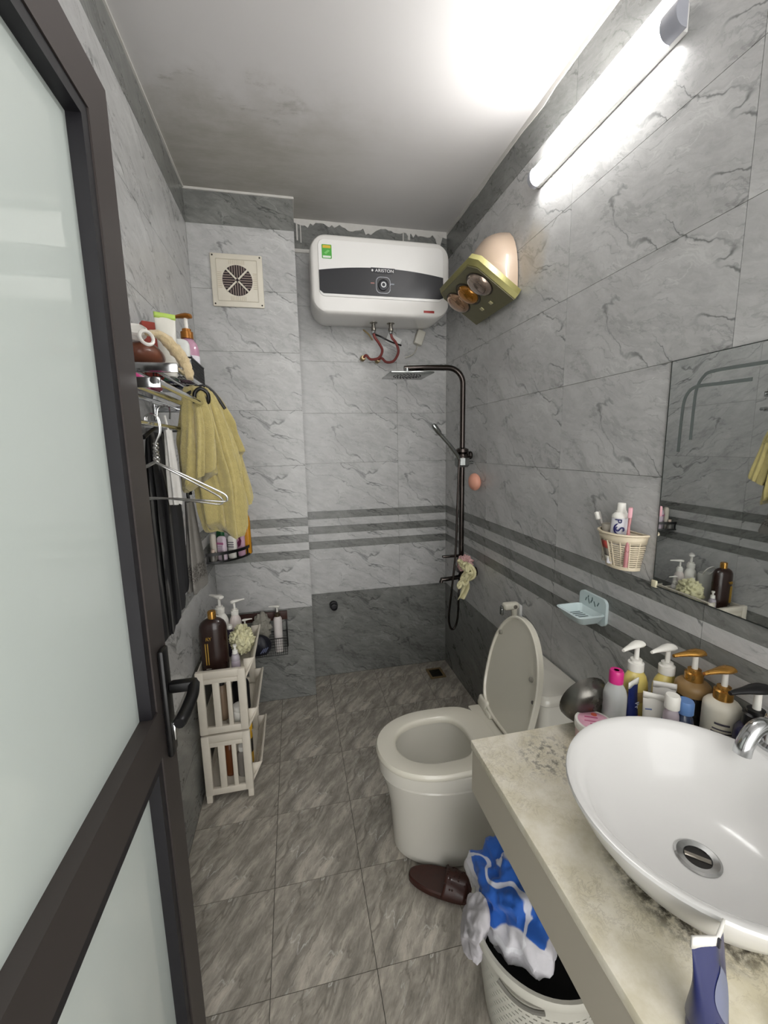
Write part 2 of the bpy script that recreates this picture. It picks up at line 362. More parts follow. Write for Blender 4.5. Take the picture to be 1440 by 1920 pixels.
ko = rrect(.078, .082, .024, 5, 0, .147); ki = rrect(.072, .076, .022, 5, 0, .147)
k = MB(); k.loft([[(x, -.2875, z) for x, z in ko], [(x, -.289, z) for x, z in ko], [(x, -.289, z) for x, z in ki], [(x, -.2875, z) for x, z in ki]], False, False)
dial = k.build('dial_frame', pm('#8f9196', .3, metal=.6), wh)
MB().lathe([(.029, 0), (.028, .006), (.024, .008), (.02, .0085)], 28).at(Matrix()).v
km = MB(); km.at(Matrix.Translation((0, -.287, .147)) @ Matrix.Rotation(PI/2, 4, 'X')); km.lathe([(.027, 0), (.027, .008), (.022, .010), (.0195, .010)], 28); km.build('knob', pm('#2c2d31', .3, metal=.5), wh)
km = MB(); km.at(Matrix.Translation((0, -.2965, .147)) @ Matrix.Rotation(PI/2, 4, 'X')); km.lathe([(.014, 0), (.014, .002), (.009, .002), (.009, 0)], 24, cap0=False, cap1=False); km.build('knob_ring', pm('#d9dadb', .25), wh)
for x in (-.055, .052): MB().box(x-.012, x+.008, -.2875, -.2868, .152, .158).build('dial_mark', pm('#9a6a62' if x < 0 else '#7f848c', .4), wh)
st = MB().prism(rrect(.05, .066, .004, 3, -.291, .292), -.2855, -.2843, 'y').build('energy_label', pm('#4fa544', .4), wh)
MB().box(-.311, -.271, -.2862, -.2854, .308, .321).build('label_heading', pm('#d8b23c', .4), st); MB().box(-.311, -.271, -.2862, -.2854, .262, .272).build('label_footer', pm('#dfe6da', .4), st)
MB().prism([(-.305, .285), (-.285, .300), (-.275, .296), (-.295, .279)], -.2862, -.2854, 'y').build('label_swoosh', pm('#7cc46f', .4), st)
MB().box(.225, .285, -.2805, -.2785, .022, .034).at(Matrix()).build('rating_sticker', pm('#9c2f2a', .4), wh)
for x in (-.03, .07):
    f = MB(); f.lathe([(.022, 0), (.022, -.006), (.011, -.008), (.011, -.03), (.014, -.032), (.014, -.045), (.009, -.05)], 18, (x, -.15, .0)); f.build('inlet_fitting', pm('#8e8a82', .3, metal=.9), wh)
M_HOSE = pm('#7d3a36', .45, var=.12)
M_BRASS = pm('#a3906c', .35, metal=.8)
for nm, x, pts in (('left', .481, [(.481, 2.439, 2.14), (.487, 2.44, 2.11), (.515, 2.455, 2.08), (.537, 2.475, 2.045), (.52, 2.50, 2.01), (.475, 2.52, 2.005), (.452, 2.535, 2.03), (.44, 2.55, 2.02)]),
                   ('right', .581, [(.581, 2.439, 2.14), (.588, 2.44, 2.11), (.615, 2.455, 2.085), (.632, 2.47, 2.04), (.61, 2.495, 1.995), (.57, 2.515, 1.99), (.545, 2.53, 2.015), (.53, 2.55, 2.01)])):
    h = thing('flexible_hose', 'red flexible hose looping under the water heater, the one nearer the '+('exhaust fan' if nm == 'left' else 'heat lamp'), 'hose', pts[-1])
    o = Vector(pts[-1]); P = [tuple(Vector(p)-o) for p in smooth_path(pts, 6)]
    MB().tube(P, .0075, 10).build('tube', M_HOSE, h)
    MB().lathe([(.009, -.012), (.011, -.01), (.011, .012), (.008, .016)], 8, tuple(Vector(pts[0])-o)).build('nut', M_CHROME, h)
    mm = MB(); mm.at(Matrix.Translation((-.002, 0, 0)) @ Matrix.Rotation(-PI/2, 4, 'X')); mm.lathe([(.012, -.005), (.012, .015), (.016, .018), (.016, .0385)], 12); mm.build('wall_elbow', M_BRASS, h)
tag(MB().rbox(-.045, .045, -.006, 0, -.03, .03, .003).build('white_patch', pm('#e8e8e6', .4)), 'white square patch set crooked on the wall behind the red hoses', 'wall plate')  # thin white slab for a plain white patch on the wall
o = bpy.data.objects['white_patch']; o.location = (.632, YB, 2.13); o.rotation_euler = (0, .45, 0)
pc = thing('power_plug', 'grey-white plug and cable dangling below the water heater', 'plug', (.79, YB-.002, 2.145))
MB().at(Matrix.Rotation(.35, 4, 'Y')).rbox(-.026, .026, -.04, 0, -.04, .045, .008).build('plug_body', pm('#c9c6bb', .4), pc)
MB().tube(smooth_path([(-.012, -.018, -.03), (-.02, -.018, -.07), (-.05, -.015, -.10), (-.09, -.012, -.115)]), .003, 8).build('cable', pm('#b9b6ab', .4), pc)
MB().tube(smooth_path([(.012, -.018, .03), (.02, -.025, .05), (.015, -.03, .062)]), .003, 8).build('cable', pm('#b9b6ab', .4), pc)
tag(MB().tube(smooth_path([(.675, YB-.02, 2.10), (.60, YB-.045, 2.115), (.54, YB-.05, 2.14), (.50, YB-.01, 2.165)]), .005, 8).build('black_cable', M_BLK), 'short black cable end crossing behind the red hoses', 'cable')
tag(MB().tube(smooth_path([(.50, YB-.01, 2.13), (.47, YB-.05, 2.15), (.448, YB-.004, 2.185)]), .004, 8).build('beige_cable', pm('#b09a6c', .5)), 'thin beige cable poking from the wall beside the hoses', 'cable')

# ================================================================== EXHAUST FAN
M_FAN = pm('#d9d3c4', .45, var=.06, scale=14); M_FAND = pm('#2a2023', .7)
fan = thing('exhaust_fan', 'square cream exhaust fan grille with dark round slatted openings', 'exhaust fan', (-.2305, YP, 2.343))
b = MB(); b.rbox(-.126, .126, -.012, 0, -.126, .126, .006); b.build('frame_plate', M_FAN, fan)
io, ii = rrect(.2, .2, .002, 1), rrect(.194, .194, .002, 1)
MB().loft([[(x, -.012, z) for x, z in io], [(x, -.0145, z) for x, z in io], [(x, -.0145, z) for x, z in ii], [(x, -.012, z) for x, z in ii]], False, False).build('raised_rim', pm('#c2bbaa', .5), fan)
MB().prism([(.073*math.cos(2*PI*i/40), .073*math.sin(2*PI*i/40)) for i in range(40)], -.0128, -.0118, 'y').build('dark_opening', M_FAND, fan)
for q in range(4):
    for i in range(11):
        t = (i-5)*.0115; h0 = abs(t)+.010; h1 = math.sqrt(max(0, .072**2-t*t))
        if h1 <= h0: continue
        lo, hi = h0, h1
        if q < 2: sgn = 1 if q == 0 else -1; bb = MB().box(t-.0023, t+.0023, -.0155, -.0127, *(sorted((sgn*lo, sgn*hi))))
        else: sgn = 1 if q == 2 else -1; bb = MB().box(*(sorted((sgn*lo, sgn*hi))), -.0155, -.0127, t-.0023, t+.0023)
        bb.build('slat', pm('#8f8078', .6), fan)
for a in (PI/4, -PI/4): MB().at(Matrix.Rotation(a, 4, 'Y')).box(-.074, .074, -.0175, -.0127, -.004, .004).build('cross_bar', M_FAN, fan)
MB().prism([(.007*math.cos(2*PI*i/16), .007*math.sin(2*PI*i/16)) for i in range(16)], -.019, -.0127, 'y').build('hub', M_FAND, fan)
M_LOUV = pm('#c6bba6', .55)
for i in range(9):
    t = (i-4)*.009
    for s in (-1, 1):
        MB().box(t-.0012, t+.0012, -.0138, -.0119, *sorted((s*.076, s*.095))).build('louvre', M_LOUV, fan)
        MB().box(*sorted((s*.076, s*.095)), -.0138, -.0119, t-.0012, t+.0012).build('louvre', M_LOUV, fan)
for sx in (-1, 1):
    for sz in (-1, 1): MB().prism([(sx*.114+.004*math.cos(2*PI*i/10), sz*.114+.004*math.sin(2*PI*i/10)) for i in range(10)], -.014, -.0115, 'y').build('screw', pm('#3a3632', .5, metal=.6), fan)

# ================================================================== HEAT LAMP
hlp = thing('heat_lamp', 'olive-gold bathroom heat lamp with three round bulbs and cream dome', 'heat lamp', (XR, 1.905, 2.12))
M_OL = pm('#8f8a58', .35, metal=.5, var=.04); M_OLF = pm('#6e6a50', .45, metal=.3, var=.02)
A = Vector((-.012, 0, .0)); Bv = Vector((-.222, 0, .138)); ax = (Bv-A).normalized(); nrm = Vector((ax.z, 0, -ax.x)); nrm = nrm if nrm.z < 0 else -nrm
Ln = (Bv-A).length
def pp(s, y, d): v = A+ax*s+nrm*d; return (v.x, y, v.z)
hw = .2
def outl(e): return [(0-e*0, -hw-e), (Ln-.035+e, -hw-e), (Ln+e, -hw+.03-e), (Ln+e, hw-.03+e), (Ln-.035+e, hw+e), (0, hw+e)]
b = MB(); b.loft([[pp(s, y, -.02) for s, y in outl(0)], [pp(s, y, .005) for s, y in outl(.004)], [pp(s, y, .022) for s, y in outl(-.008)]]); b.build('bezel', M_OL, hlp)
b = MB(); b.loft([[pp(s, y, .020) for s, y in outl(-.012)], [pp(s, y, .0245) for s, y in outl(-.014)]]); b.build('face_panel', M_OLF, hlp)
bulbm = [pm('#a39184', .12, metal=.75, var=.3, scale=22, coat=.6), pm('#b87a22', .12, metal=.7, var=.3, scale=22, coat=.6), pm('#b59072', .12, metal=.75, var=.3, scale=22, coat=.6)]
for i, (y, s) in enumerate(((-.112, .148), (.008, .148), (.122, .148))):
    c = Vector(pp(s, y, .0245)); q = nrm.to_track_quat('Z', 'Y').to_matrix().to_4x4(); mm = Matrix.Translation(c) @ q
    MB().at(mm).lathe([(.065, 0), (.065, .003), (.058, .003), (.058, 0)], 30, cap0=False, cap1=False).build('socket_ring', pm('#2b251d', .4), hlp)
    rb = .060 if i != 1 else .053
    bl = MB().at(mm).lathe([(rb*.95, -.004), (rb, .002), (rb*.95, .011), (rb*.8, .019), (rb*.55, .025), (rb*.25, .028), (rb*.08, .0285)], 30).build('bulb', bulbm[i], hlp)
for y in (-.06, .03):
    c = pp(.052, y, .0245); mm = Matrix.Translation(c) @ nrm.to_track_quat('Z', 'Y').to_matrix().to_4x4()
    MB().at(mm).rbox(-.010, .010, -.009, .009, 0, .005, .002).build('switch', pm('#b9b28a', .4), hlp)
rings = []
for k_ in range(11):
    t = k_/10; zc = .01+.305*t; 
    dep = .03+.13*(1-t**2.6)**.6 if t < 1 else .02; wy = .175*(1-t**3.2)**.5 if t < 1 else .02
    base_z = zc
    ring = []
    for j in range(21):
        a = -PI/2+PI*j/20
        x = -.004-dep*math.cos(a)**.8 if math.cos(a) > 1e-6 else -.004
        y = wy*math.sin(a)
        z = zc
        if k_ == 0: z = max(.012, A.z+(-x-.012)*.657+.018)
        elif k_ < 4: z = max(z, A.z+(-x-.012)*.657+.022+.02*k_)
        ring.append((x, y, z))
    rings.append(ring)
MB().loft(rings).build('dome', pm('#b39f8c', .35, var=.05, scale=9, coat=.25), hlp)

# ================================================================== SHOWER
M_DKCH = pm('#4b4542', .18, metal=.95, var=.2, scale=8)
M_CH = pm('#9da09e', .14, metal=1, var=.15, scale=18)
PX, PY = .91, 2.17
sh = thing('shower_set', 'dark chrome shower riser with square rain head beside the corner', 'shower', (PX, PY, .78))
Zr = lambda z: z-.78
path = [(0, 0, Zr(.79)), (0, 0, Zr(1.3)), (0, 0, Zr(1.82))]+[(-.085+.085*math.cos(a), 0, Zr(1.82)+.082*math.sin(a)) for a in [PI/2*i/8 for i in range(1, 9)]]+[(-.2, 0, Zr(1.9)), (-.325, 0, Zr(1.893))]
MB().tube(path, .0145, 14).build('riser_pipe', M_DKCH, sh)
hd = MB(); hd.lathe([(.012, .04), (.012, .018), (.02, .014), (.02, .008)], 16, (-.318, -.03, Zr(1.85))); hd.rbox(-.428, -.208, -.14, .08, Zr(1.85), Zr(1.858), .003)
hd = hd.build('rain_head', M_CH, sh)
nzl = MB()
for ri, nn in ((.018, 6), (.035, 12), (.052, 18), (.069, 24)):
    for i in range(nn): nzl.lathe([(.0032, 0), (.0032, -.0022)], 6, (-.318+ri*math.cos(2*PI*i/nn), -.03+ri*math.sin(2*PI*i/nn), Zr(1.85)))
nzl.build('nozzle_field', M_BLK, hd)
b = MB(); b.lathe([(.018, .062), (.034, .054), (.036, .038), (.026, .03), (.034, .02), (.036, .006)], 20, (0, 0, Zr(1.42))); b.build('diverter', M_DKCH, sh)
MB().lathe([(.043, .006), (.043, -.032), (.032, -.044)], 8, (0, 0, Zr(1.42))).build('diverter_nut', pm('#8c8f8d', .35, metal=.8), sh)
b = MB(); b.at(Matrix.Translation((.03, 0, Zr(1.44))) @ Matrix.Rotation(PI/2, 4, 'Y')); b.lathe([(.012, 0), (.012, .008), (.021, .010), (.023, .018), (.02, .024)], 16); b.build('diverter_knob', M_DKCH, sh)
MB().tube([(.028, 0, Zr(1.40)), (.05, 0, Zr(1.40)), (XR-PX, 0, Zr(1.40))], .009, 10).build('wall_bracket', M_CH, sh)
b = MB(); b.lathe([(.03, -.02), (.03, .02)], 6, (.03, 0, 0)); b.at(Matrix.Translation((0, 0, .01)) @ Matrix.Rotation(PI/2, 4, 'X')); b.lathe([(.022, -.05), (.026, -.04), (.026, .04), (.022, .05)], 18); mix = b.build('mixer_body', M_DKCH, sh)
for y in (-.06, .06): MB().tube([(0, y*.75, .01), (XR-PX-.01, y, .01), (XR-PX, y, .01)], [.014, .014, .028], 14).build('wall_inlet', M_DKCH, sh)
MB().rbox(-.11, .0, .0, .022, .082, .096, .005).build('lever', M_DKCH, sh)
MB().lathe([(.02, .03), (.02, .085)], 16, (-.005, .012, 0)).build('lever_stem', M_CH, sh)
MB().tube([(-.01, .0, -.035), (-.07, .0, -.04), (-.118, .0, -.042), (-.120, 0, -.058)], .0125, 12).build('spout', M_DKCH, sh)
MB().lathe([(.011, -.07), (.011, -.02)], 12, (0, .01, 0)).build('hose_outlet', M_DKCH, sh)
hs = thing('hand_shower', 'slim chrome hand shower clipped to the riser, with hanging hose loop', 'hand shower', (PX-.02, PY-.02, 1.40))
MB().tube([(-.012, -.012, .025), (-.03, -.02, .05), (-.075, -.03, .10), (-.13, -.04, .155)], [.012, .011, .010, .010], 12).build('handle', M_CH, hs)
MB().tube([(-.13, -.04, .155), (-.137, -.042, .163), (-.165, -.048, .196), (-.172, -.05, .204)], [.010, .014, .014, .010], 14).build('spray_head', M_CH, hs)
hp_ = smooth_path([(-.008, -.01, .02), (-.016, -.02, -.06), (-.022, -.02, -.25), (-.03, -.02, -.5), (-.05, -.015, -.72), (-.06, 0, -.88), (-.045, .01, -.955), (-.02, .015, -.962), (.0, .015, -.90), (.008, .02, -.75), (.018, .03, -.688)], 6)
MB().tube(hp_, .0062, 10).build('hose', M_DKCH, hs)

def ruffle(name, mat, c, r, seed, amp=.35, n1=48, n2=28, freq=3.0):
    def fn(p):
        d = (Vector(p)-Vector(c)); q = d.normalized()
        k = 1+amp*nz(q.x*freq+seed, q.y*freq, q.z*freq)+amp*.7*math.sin(9*nz(q.x*2+seed, q.y*2, q.z*2+3))*.5+amp*.35*nz(q.x*9, q.y*9, q.z*9+seed)
        v = Vector(c)+d*k; return tuple(v)
    return MB().ball(c, r, n1, n2, fn)
# net sponges hung on the mixer
M_NETY = pm('#d3cda4', .8, var=.12, scale=60, bump=.5, bscale=260)
ns = thing('net_sponge', 'cream net sponge with a trailing ribbon, hung on the shower mixer', 'bath sponge', (.885, 2.07, .66))
b = MB()
for i in range(9):
    a = 2*PI*i/9; cx_, cz_ = .024*math.cos(a*2), .15+.045*math.sin(a); y_ = -.03+.012*math.cos(a*3)
    b.tube([(cx_+.026*math.cos(t+a)*1.0, y_+.014*math.sin(2*t+i), cz_+.032*math.sin(t)) for t in [2*PI*k/18 for k in range(18)]], .0075, 8, True)
b.build('net_loops', M_NETY, ns)
b = MB(); b.grid(lambda u, v: (-.012-.004*u+(.012+.014*u)*(v-.5)*2+.012*math.sin(u*4), -.03+.014*math.sin(v*9+u*5), .13-.125*u), 20, 16); b.build('ribbon', M_NETY, ns, solid=.003)
tag(ruffle('mesh_puff', None, (.905, 2.105, .845), .042, 4.2, .3).build('mesh_puff', pm('#c9a3a0', .8, var=.15, bump=.4)), 'dusty pink mesh puff tucked behind the cream sponge on the mixer', 'bath sponge')
tag(MB().ball((0, 0, 0), (.03, .05, .045), 24, 14).build('pink_soap', pm('#d79c86', .4, var=.05, sub=.2)), 'pink oval soap stuck to the wall beside the shower riser', 'soap')
o = bpy.data.objects['pink_soap']; o.location = (XR-.0301, 2.075, 1.30); o.rotation_euler = (.5, 0, 0)
fd = thing('floor_drain', 'square rust-edged floor drain in the shower corner', 'drain', (.852, 2.439, 0))
io, ii = rrect(.105, .12, .004, 2), rrect(.075, .088, .003, 2)
MB().loft([[(x, y, 0) for x, y in io], [(x, y, .004) for x, y in io], [(x, y, .004) for x, y in ii], [(x, y, .0005) for x, y in ii]], False, False).build('rim', pm('#7d6a4c', .6, var=.2), fd)
b = MB(); b.box(-.037, .037, -.043, .043, .0004, .001)
b.build('grate', pm('#15130f', .6), fd)
for i in range(5): MB().box(-.036, .036, -.036+.017*i, -.032+.017*i, .001, .003).build('grate_bar', pm('#2a2620', .5, metal=.5), fd)
ws = thing('waste_pipe', 'black capped pipe stub poking out of the dark back tiles', 'pipe', (.205, YB, .49))
MB().at(Matrix.Rotation(PI/2, 4, 'X')).lathe([(.026, 0), (.026, .03), (.021, .032), (.021, .06), (.015, .062), (.015, .045)], 18).build('stub', pm('#1d1d20', .5), ws)

# ================================================================== TOILET
M_CER = pm('#d3d0c6', .18, var=.003, coat=.5); M_SEAT = pm('#d2cec0', .25, var=.003, coat=.4)
TY = 1.345
toi = thing('toilet', 'off-white one-piece toilet with its lid raised, beside the stone counter', 'toilet', (.6, TY, 0))
def egg(xf, xb, wd, z, n=48, pw=.75):
    xc = xf+min((xb-xf)*.5, .27); out = []
    for i in range(n):
        a = 2*PI*i/n; c, s_ = math.cos(a), math.sin(a)
        x = xc+((xc-xf)*c if c < 0 else (xb-xc)*abs(c)**.45*(1 if c > 0 else -1))
        y = wd*math.copysign(abs(s_)**(pw if c > 0 else .92), s_)
        out.append((x-.6, y, z))
    return out
outer = [egg(.312, .95, .148, 0), egg(.302, .955, .156, .006), egg(.298, .96, .158, .08), egg(.288, .96, .162, .2), egg(.27, .96, .166, .28), egg(.256, .96, .171, .318), egg(.260, .96, .168, .322), egg(.260, .96, .168, .326), egg(.251, .96, .174, .33), egg(.247, .96, .177, .376), egg(.251, .955, .174, .38)]
inner = [egg(.30, .62, .125, .38, pw=.92), egg(.305, .615, .121, .36, pw=.92), egg(.32, .60, .108, .30, pw=.92), egg(.36, .575, .08, .24, pw=.92), egg(.40, .55, .05, .20, pw=.92)]
MB().loft(outer+inner).build('bowl', M_CER, toi)
MB().loft([egg(.375, .565, .07, .222, pw=.92), egg(.376, .564, .069, .2225, pw=.92)]).build('water', pm('#b9bdb6', .05, var=.01), toi)
so = lambda e, z: egg(.242+e, .70-e, .181-e, z)
si = lambda e, z: egg(.318-e, .598+e, .113+e, z, pw=.92)
MB().loft([so(.004, .383), so(0, .388), so(0, .398), so(.006, .406), so(.02, .408), si(.012, .408), si(.004, .405), si(0, .398), si(0, .385), si(.004, .383), so(.004, .383)], False, False).build('seat', M_SEAT, toi)
b = MB(); b.rbox(.07, .145, -.165, .165, .381, .404, .006); b.build('seat_bridge', M_SEAT, toi)
for y in (-.08, .08): MB().rbox(.115, .155, y-.022, y+.022, .40, .42, .006).build('hinge', M_SEAT, toi)
# lid: egg plate standing on its hinge, leaning back on the tank
LL = .445; lean = math.atan2(.085, .43)
def lid_out(e, d):
    pts = []
    for i in range(56):
        t = i/56; a = 2*PI*t; c, s_ = math.cos(a), math.sin(a)
        sv = .2+(LL-.2-e)*c if c > 0 else .2+(.2-e)*(-abs(c)**.5)
        wv = (.178-e)*math.copysign(abs(s_)**(.95 if c > 0 else .55), s_)
        if c < 0: wv *= (1-.05*min(1, abs(c)*1.1)**1.4)
        pts.append((d, wv, sv))
    return pts
mm = Matrix.Translation((.137, 0, .408)) @ Matrix.Rotation(lean, 4, 'Y')
b = MB().at(mm); b.loft([lid_out(.006, .012), lid_out(0, .008), lid_out(0, -.010), lid_out(.004, -.014), lid_out(.010, -.014), lid_out(.013, -.006)]); lid = b.build('lid', M_SEAT, toi)
for (y, sv) in ((.125, .335), (-.125, .27)):
    MB().at(mm @ Matrix.Translation((-.005, y, sv)) @ Matrix.Rotation(-PI/2, 4, 'Y')).lathe([(.009, 0), (.009, .008), (.005, .011)], 14).build('bumper', pm('#8d8a80', .5), lid)
for y in (-.14, .14): MB().at(mm).rbox(-.02, .012, y-.036, y+.036, -.012, .035, .010, 3).build('hinge_foot', M_SEAT, lid)
def rr(x0, x1, wd, r, z): return [(x, y, z) for x, y in rrect(x1-x0, 2*wd, r, 6, (x0+x1)/2-.6, 0)]
MB().loft([rr(.80, .955, .165, .03, .375), rr(.802, .962, .172, .03, .45), rr(.80, .965, .176, .03, .592), rr(.805, .96, .17, .03, .595)]).build('tank', M_CER, toi)
tl = MB().loft([rr(.795, .968, .18, .03, .595), rr(.79, .969, .184, .032, .60), rr(.79, .969, .184, .032, .622), rr(.797, .965, .178, .03, .634), rr(.81, .955, .165, .03, .638)]).build('tank_lid', M_CER, toi)
MB().lathe([(.022, .638), (.022, .642), (.018, .644)], 20, (.28, 0, 0)).build('flush_button', M_CH, tl)
MB().rbox(.165, .192, -.168, -.150, .602, .614, .004).build('flush_tab', pm('#55524b', .4), tl)
bs = thing('bidet_spray', 'white bidet spray on its wall hook above the toilet tank', 'bidet spray', (XR, 1.63, .73))
MB().rbox(-.012, 0, -.02, .02, -.02, .05, .005).build('wall_hook', M_WHT, bs)
b = MB(); b.tube([(-.028, 0, -.10), (-.028, 0, -.02), (-.03, 0, .02), (-.034, .0, .04)], [.010, .012, .014, .016], 12); b.build('handle', M_SEAT, bs)
b = MB(); b.rbox(-.085, -.012, -.018, .018, .03, .062, .01, 3); b.build('spray_head', M_SEAT, bs)
MB().rbox(-.098, -.086, -.01, .01, .008, .05, .004).build('trigger', M_CH, bs)
MB().at(Matrix.Translation((-.035, -.018, .046)) @ Matrix.Rotation(PI/2, 4, 'X')).lathe([(.009, 0), (.009, .003), (.004, .004)], 14).build('rivet', pm('#8a857b', .4, metal=.6), bs)
MB().tube(smooth_path([(-.028, 0, -.10), (-.03, .0, -.2), (-.035, .04, -.4), (-.03, .1, -.55), (-.012, .12, -.5), (0, .12, -.5)]), .006, 8).build('hose', M_CH, bs)

# ================================================================== COUNTER, BASIN
CX0, CY1, CZ = .402, .886, .76
M_CTR = counter_mat()
ct = thing('countertop', 'stained cream stone counter with deep apron along the wall, same stone coloured darker for shade', 'countertop', (CX0, CY1, CZ))
MB().rbox(0, XR-CX0-.001, -.98, 0, -.022, 0, .003).build('stone_top', M_CTR, ct)
M_APR_SHADE = pm('#b5ae9f', .45, var=.02, scale=8)  # same stone as the top, its shade put into this greyer colour
MB().box(.004, .024, -.976, -.004, -.142, -.0215).build('front_apron', M_APR_SHADE, ct)
MB().box(.025, XR-CX0-.002, -.024, -.004, -.142, -.0215).build('end_apron', M_APR_SHADE, ct)
M_SINK = pm('#d8d7d5', .16, var=.003, coat=.0)
SX, SY, SR = .647, .490, .215
sk = thing('wash_basin', 'round white ceramic vessel basin on the stained counter', 'basin', (SX, SY, CZ))
b = MB(); prof = [(.085, .001), (.10, .003), (.125, .02), (.16, .055), (.19, .095), (.207, .125), (.213, .136), (.215, .141), (.2135, .1455), (.209, .1465), (.200, .143), (.190, .134), (.178, .115), (.155, .075), (.12, .042), (.08, .03), (.04, .0265), (.034, .026)]
b.lathe(prof, 64, cap0=True, cap1=True); b.build('bowl', M_SINK, sk)
b = MB(); b.loft([[(x, y, .128) for x, y in rrect(.06, .09, .02, 6, .226, .06)], [(x, y, .143) for x, y in rrect(.062, .094, .022, 6, .226, .06)], [(x, y, .1465) for x, y in rrect(.056, .088, .02, 6, .226, .06)]]); b.build('tap_ledge', M_SINK, sk)
b = MB(); b.lathe([(.0345, .0262), (.0345, .0285), (.031, .0305), (.021, .0285), (.0205, .020)], 36, cap0=False, cap1=False); dr = b.build('drain_ring', pm('#b9b9b8', .22, metal=1), sk)
MB().lathe([(.0206, .0265), (.0206, .0268)], 24).build('drain_hole', pm('#171310', .6), dr)
MB().at(Matrix.Rotation(-.75, 4, 'Z')).rbox(-.019, .019, -.0045, .0045, .0268, .0285, .0015).build('stopper_bar', pm('#9a948a', .3, metal=.9), dr)
b = MB(); b.lathe([(.086, 0), (.104, .0), (.102, .006), (.09, .004)], 48, cap0=False, cap1=False); b.build('sealant', pm('#2a231b', .8, var=.3, scale=60), sk)
tp = thing('basin_tap', 'chrome basin tap curving over the rim of the basin', 'tap', (SX+.236, SY+.062, CZ+.1465))
MB().lathe([(.026, 0), (.026, .006), (.02, .012), (.018, .05), (.02, .055), (.016, .068)], 22).build('tap_body', M_CHROME, tp)
MB().tube(smooth_path([(0, 0, .03), (-.02, .0, .05), (-.05, .0, .05), (-.075, -.002, .025), (-.082, -.003, .004)]), .0145, 14).build('tap_spout', M_CHROME, tp)
MB().tube([(0, 0, .066), (.01, -.01, .085), (.03, -.035, .10)], [.008, .007, .009], 12).build('tap_lever', M_CHROME, tp)

# ------------------------------------------------------------------ bottles and tubes
def pump(parent, z, colm, stemm, ang=0.0, s=1.0, collar=None, reach=.05):
    cm = collar or colm
    MB().lathe([(.0165*s, z), (.0165*s, z+.018*s), (.012*s, z+.02*s), (.012*s, z+.026*s), (.006*s, z+.027*s)], 20).build('collar', cm, parent)
    MB().lathe([(.0055*s, z+.024*s), (.005*s, z+.056*s)], 12).build('pump_stem', stemm, parent)
    q = Matrix.Rotation(ang, 4, 'Z')
    rings = []
    for (x, w_, h_, dz) in ((-.017, .004, .003, .0), (-.015, .010, .006, 0), (-.004, .0125, .0075, .001), (.008, .0115, .0065, .001), (.022, .008, .0048, .0005), (reach*.8, .0052, .0036, -.0005), (reach, .0036, .003, -.002)):
        rings.append([(x*s, w_*s*math.cos(a), z+.060*s+dz*s+h_*s*math.sin(a)) for a in [2*PI*i/14 for i in range(14)]])
    hd_ = MB().at(q).loft(rings).build('pump_head', colm, parent)
def bottle(name, label, cat, loc, h, r, mat, ry=1.0, sh=.25, neck=.014, rz=0, cap=None, capm=None, caph=.02, pumpm=None, pstem=None, pcollar=None, pang=0.0, ps=1.0, lab=None, labz=(.2, .75), lines=0, linem=None, group=None, bulge=0.0, shoulderm=None, reach=.05):
    """h: height to the base of neck/cap"""
    t = thing(name, label, cat, loc, rz, group)
    def rad(k): return r*(1+bulge*math.sin(PI*min(1, k/(1-sh))))
    prof = [(r*.86, 0), (r*.97, h*.02), (rad(.06), h*.06), (rad(.25), h*.25), (rad(.5), h*.5), (rad(1-sh), h*(1-sh)), (r*.97, h*(1-sh*.7)), (r*.84, h*(1-sh*.4)), (r*.6, h*(1-sh*.15)), (max(neck, r*.3), h)]
    MB().lathe(prof, 32, sy=ry).build('body', mat, t)
    if lab:
        a, bz = labz; ks = [a+(bz-a)*i/4 for i in range(5)]
        lb = MB().lathe([(rad(k_)*1.012, h*k_) for k_ in ks], 32, sy=ry*1.01, cap0=False, cap1=False).build('label', lab, t)
    if cap:
        MB().lathe([(cap, h-.002), (cap, h+caph*.85), (cap*.88, h+caph), (cap*.3, h+caph)], 24).build('cap', capm, t)
    if pumpm: pump(t, h-.002, pumpm, pstem or pumpm, pang, ps, pcollar, reach)
    return t
def print_lines(t, rad_, z0, n, dz, ang, mat, wmin=.012, wmax=.03, ry=1.0):
    for i in range(n):
        wv = wmin+(wmax-wmin)*random.random(); da = wv/rad_/2
        b = MB(); z = z0-i*dz
        b.loft([[(rad_*math.cos(ang+da*k_/4), rad_*ry*math.sin(ang+da*k_/4), zz) for k_ in range(-4, 5)] for zz in (z, z+dz*.4)], False, False, closed=False)
        b.build('print_line', mat, t)
INK = pm('#4a4652', .5); GOLD = pm('#b98a45', .25, metal=.8, var=.1); PLW = pm('#e3e1da', .35, var=.02)
Cz = CZ
# pink tub
tb = thing('cream_tub', 'round white cosmetic tub with pink lid label, at the counter edge', 'tub', (.688, .80, Cz))
MB().lathe([(.037, 0), (.040, .003), (.0415, .045), (.0415, .048)], 36).build('tub_body', pm('#d9b9b9', .4, var=.12, scale=40), tb)
ld = MB().lathe([(.0435, .046), (.044, .048), (.044, .062), (.0425, .064), (.01, .064)], 36).build('tub_lid', PLW, tb)
MB().lathe([(.037, .0642), (.0365, .0646)], 36).build('lid_label', pm('#e0a9bd', .4, var=.12, scale=50), ld)
for i, (x, y, l, m_) in enumerate(((-.005, .012, .03, '#b84e78'), (.0, -.004, .045, '#c46c8d'), (.004, -.014, .03, '#b84e78'))):
    MB().at(Matrix.Rotation(-.5, 4, 'Z')).box(x-l/2, x+l/2, y-.0022, y+.0022, .0646, .0649).build('print_line', pm(m_, .5), ld)
MB().lathe([(.007, .0646), (.007, .0649)], 12, (.015, .02, 0)).build('flower_mark', pm('#d2604a', .5), ld)
